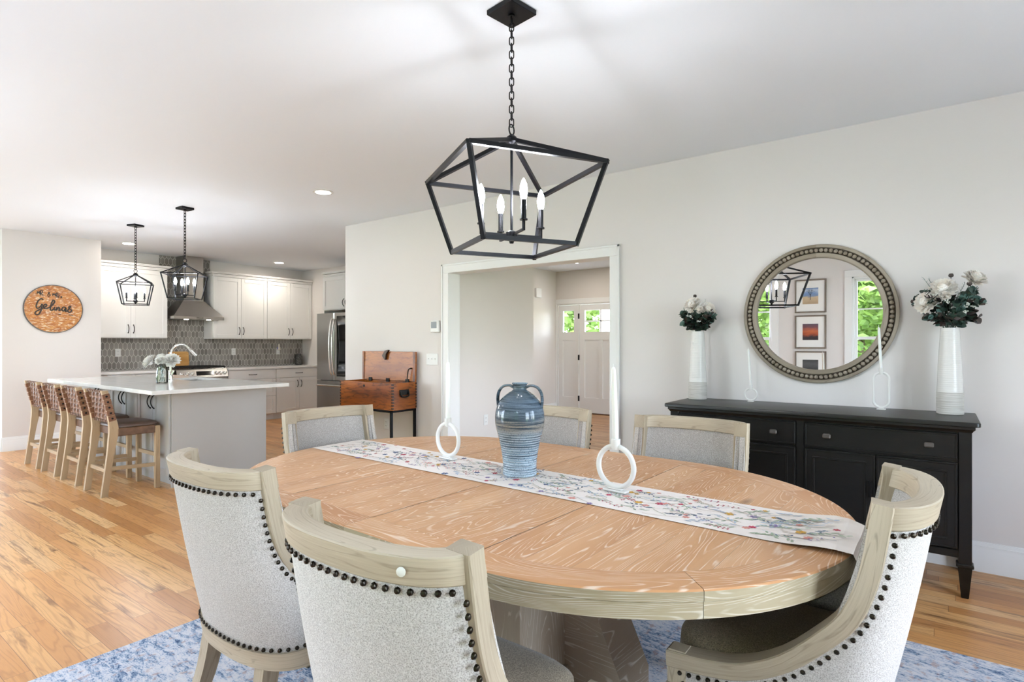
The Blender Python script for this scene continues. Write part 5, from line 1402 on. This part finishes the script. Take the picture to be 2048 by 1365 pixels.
# ------------------------------------------------------------------ lamps
def chandelier(name, label, loc, ang, R1, R2, z_top, z_ring, z_bot, bar, arm_r, arm_ang, zb, canopy_ang, canopy_s, group, watts, links_w=.0026, link_len=.036):
    """cage lantern; heights are absolute, loc is on the ceiling"""
    t = thing(name, label, 'chandelier' if group is None else 'pendant light', (loc[0], loc[1], H), 0, group)
    Z = lambda z: z-H
    corner = lambda R_, k, z: V((R_*cos(ang+HP*k), R_*sin(ang+HP*k), Z(z)))
    k = MB(); k.M = Matrix.Rotation(canopy_ang, 4, 'Z'); k.box(-canopy_s, canopy_s, -canopy_s, canopy_s, -.022, -.0005, .002); k.M = None
    k.lathe([(.016, -.03), (.014, -.022)], 16); k.build('canopy', M['blackmetal'], t)
    # chain
    k = MB(); z0, z1 = Z(z_top)+.055, -.030; n = max(2, round((z0*-1+z1)/(link_len*.78)*1.0)); n = max(2, int(round((z1-z0)/(link_len*.78))))
    for i in range(n):
        zc = z1-(i+.5)*(z1-z0)/n; a = HP*(i % 2)+.4; P = []
        for j in range(20):
            th = 2*pi*j/20; sx = (link_len*.26)*cos(th); sz = (link_len*.5-link_len*.26)*(1 if sin(th) > 0 else -1)+link_len*.26*sin(th) if abs(sin(th)) > 1e-6 else 0
            P.append((sx*cos(a), sx*sin(a), zc+sz))
        k.tube(P, links_w, 6, closed=True)
    k.build('chain', M['blackmetal'], t)
    k = MB(); zt = Z(z_top)
    P = [(.017*cos(2*pi*j/24), 0, zt+.040+.022*sin(2*pi*j/24)) for j in range(24)]; k.tube(P, .0032, 8, closed=True); k.build('loop', M['blackmetal'], t)
    k = MB(); k.lathe([(.006, .022), (.012, .016), (.02, .010), (.026, .0), (.026, -.012), (.014, -.02), (.008, -.028)], 20, (0, 0, zt)); k.build('top_hub', M['blackmetal'], t)
    k = MB(); 
    for i in range(4):
        rd = V((cos(ang+HP*i), sin(ang+HP*i), 0))
        k.bar(rd*.012+V((0, 0, zt-.004)), corner(R1, i, z_ring), bar, bar)
        k.bar(corner(R1, i, z_ring), corner(R1, i+1, z_ring), bar, bar); k.bar(corner(R2, i, z_bot), corner(R2, i+1, z_bot), bar, bar)
        up = (corner(R1, i, z_ring)-corner(R2, i, z_bot)).cross(V((-sin(ang+HP*i), cos(ang+HP*i), 0)))
        k.bar(corner(R1, i, z_ring+bar*.5), corner(R2, i, z_bot-bar*.5), bar, bar, up)
    k.build('cage', M['blackmetal'], t, 20)
    sc = max(arm_r/.134, .86); zh = zb-.158*sc
    k = MB(); k.tube([(0, 0, zt-.02), (0, 0, Z(zh)-.02)], .0058*sc, 10); k.lathe([(.006*sc, .02*sc), (.024*sc, .012*sc), (.026*sc, -.012*sc), (.012*sc, -.022*sc), (.008*sc, -.035*sc), (.0, -.036*sc)], 20, (0, 0, Z(zh))); k.build('stem', M['blackmetal'], t)
    for i in range(4):
        a = arm_ang+HP*i; d = V((cos(a), sin(a), 0)); zz = Z(zh)
        k = MB(); k.bar(d*.015+V((0, 0, zz)), d*arm_r+V((0, 0, zz)), .009*sc, .009*sc); k.bar(d*arm_r+V((0, 0, zz-.0045*sc)), d*arm_r+V((0, 0, zz+.04*sc)), .009*sc, .009*sc); k.build('arm', M['blackmetal'], t)
        c = d*arm_r
        k = MB(); k.lathe([(.016*sc, .036*sc), (.016*sc, .041*sc), (.0105*sc, .042*sc), (.0105*sc, .118*sc), (.0, .118*sc)], 16, (c.x, c.y, zz)); k.build('candle_sleeve', M['blackmetal'], t)
        k = MB(); k.lathe([(.0085*sc, .119*sc), (.0135*sc, .131*sc), (.0165*sc, .150*sc), (.0135*sc, .176*sc), (.0055*sc, .196*sc), (.0005, .203*sc)], 10, (c.x, c.y, zz)); k.build('bulb', BULB[watts], t, 60)
    return t
BULB = {'big': emit('bulb_glow_large', 'f3f7ff', BIG), 'small': emit('bulb_glow_small', 'f3f7ff', SMALL)}
FA = radians(36.9)
chandelier('lantern_chandelier', 'large black lantern chandelier with four candle bulbs above the dining table', (1.907, 1.434), radians(195), .405, .278, 2.158, 2.018, 1.703, .0165, .134, radians(36.9-90)+radians(-69+90), 1.915, FA+pi/4, .074, None, 'big')
g = 'small lantern pendants above the island'
def vd(x, y): return atan2(y, x)
a1 = vd(2.655, 6.18); a2 = vd(2.69, 7.53)
chandelier('pendant_lantern', 'small black lantern pendant nearer the dining table, over the island flowers', (2.655, 6.18), a1-HP+atan2(-.41, .22), .238, .172, 2.117, 2.012, 1.765, .0095, .088, a1+.3, 1.94, a1-HP+.5, .062, g, 'small', .0034, .040)
chandelier('pendant_lantern', 'small black lantern pendant farther away, over the sink end of the island', (2.69, 7.53), a2-HP+atan2(-.33, .28), .238, .172, 2.117, 2.012, 1.765, .0095, .088, a2+.1, 1.94, a2-HP+.7, .062, g, 'small', .0034, .040)
# recessed ceiling lights; those out of view added to brighten the rooms
glow = emit('downlight_glow', 'fff6ea', CAN2); glow2 = emit('kitchen_downlight_glow', 'fff6ea', CAN)
first = None
for i, (x, y, l) in enumerate(((3.143, 4.529, 'recessed ceiling light between the chandelier and the kitchen'), (3.128, 9.0, 'recessed ceiling light over the left wall cabinet'), (5.411, 9.05, 'recessed ceiling light over the right wall cabinets'),
        (.5, 4.9, 'added recessed ceiling light, unseen, brightening the room left of the island'), (.5, 7.4, 'added recessed ceiling light, unseen, brightening the kitchen by the stools'), (5.9, 6.6, 'added recessed ceiling light brightening the kitchen aisle, hidden behind the right wall'), (8.43, 4.98, 'recessed ceiling light in the foyer, seen just under the header of the wide opening'), (6.6, 3.2, 'added recessed ceiling light brightening the entrance hall, hidden above the opening'))):
    if first is None:
        t = thing('recessed_light', l, 'ceiling light', (x, y, H), 0, 'recessed ceiling lights')
        k = MB(); ringsec(k, [(.068, -.001), (.068, -.007), (.092, -.004), (.092, -.0005)], 40); k.build('trim_ring', M['plastic'], t)
        k = MB(); k.lathe([(.068, -.005), (.068, -.002)], 40); k.build('lens', glow, t); first = t
    else:
        d = dup(first, (x, y, H), 0, l)
        if i in (1, 2, 4, 5, 6):
            for ch in d.children:
                if ch.name.startswith('lens'): ch.data = ch.data.copy(); ch.data.materials[0] = glow2
# ------------------------------------------------------------------ light and camera
W = bpy.data.worlds.new('sky'); S.world = W; W.use_nodes = True
nt = W.node_tree; bg = nt.nodes['Background']
sk = nt.nodes.new('ShaderNodeTexSky'); sk.sky_type = 'NISHITA'; sk.sun_disc = False; sk.sun_elevation = radians(48); sk.sun_rotation = radians(100)
mxn = nt.nodes.new('ShaderNodeMix'); mxn.data_type = 'RGBA'; mxn.inputs[0].default_value = .75
nt.links.new(sk.outputs[0], mxn.inputs[6]); mxn.inputs[7].default_value = (2.3, 2.6, 3.0, 1)
nt.links.new(mxn.outputs[2], bg.inputs[0]); bg.inputs[1].default_value = SKY
sun = bpy.data.lights.new('sun', 'SUN'); sun.energy = SUN; sun.angle = radians(1.0); sun.color = (1, .96, .9)
so = bpy.data.objects.new('sun', sun); COL.objects.link(so)
so.rotation_euler = V((.55, -.25, .8)).to_track_quat('Z', 'Y').to_euler()
cam = bpy.data.cameras.new('camera'); co = bpy.data.objects.new('camera', cam); COL.objects.link(co)
co.location = (0, 0, 1.30); co.rotation_euler = (radians(90), 0, radians(36.9-90))
cam.sensor_width = 36; cam.lens = 1140/2048*36; cam.shift_y = 6.5/2048; cam.clip_start = .02
S.camera = co
vs = S.view_settings; vs.view_transform = 'Standard'; vs.look = 'None'; vs.gamma = 1; vs.use_curve_mapping = False; vs.exposure = EXPOSURE
c = S.cycles; c.use_denoising = True; c.max_bounces = 7; c.diffuse_bounces = 3; c.use_adaptive_sampling = True; c.adaptive_threshold = .07; c.adaptive_min_samples = 16; c.glossy_bounces = 4; c.transparent_max_bounces = 12
c.sample_clamp_indirect = 6; c.caustics_reflective = False; c.caustics_refractive = False
try: c.denoiser = 'OPENIMAGEDENOISE'
except Exception: pass
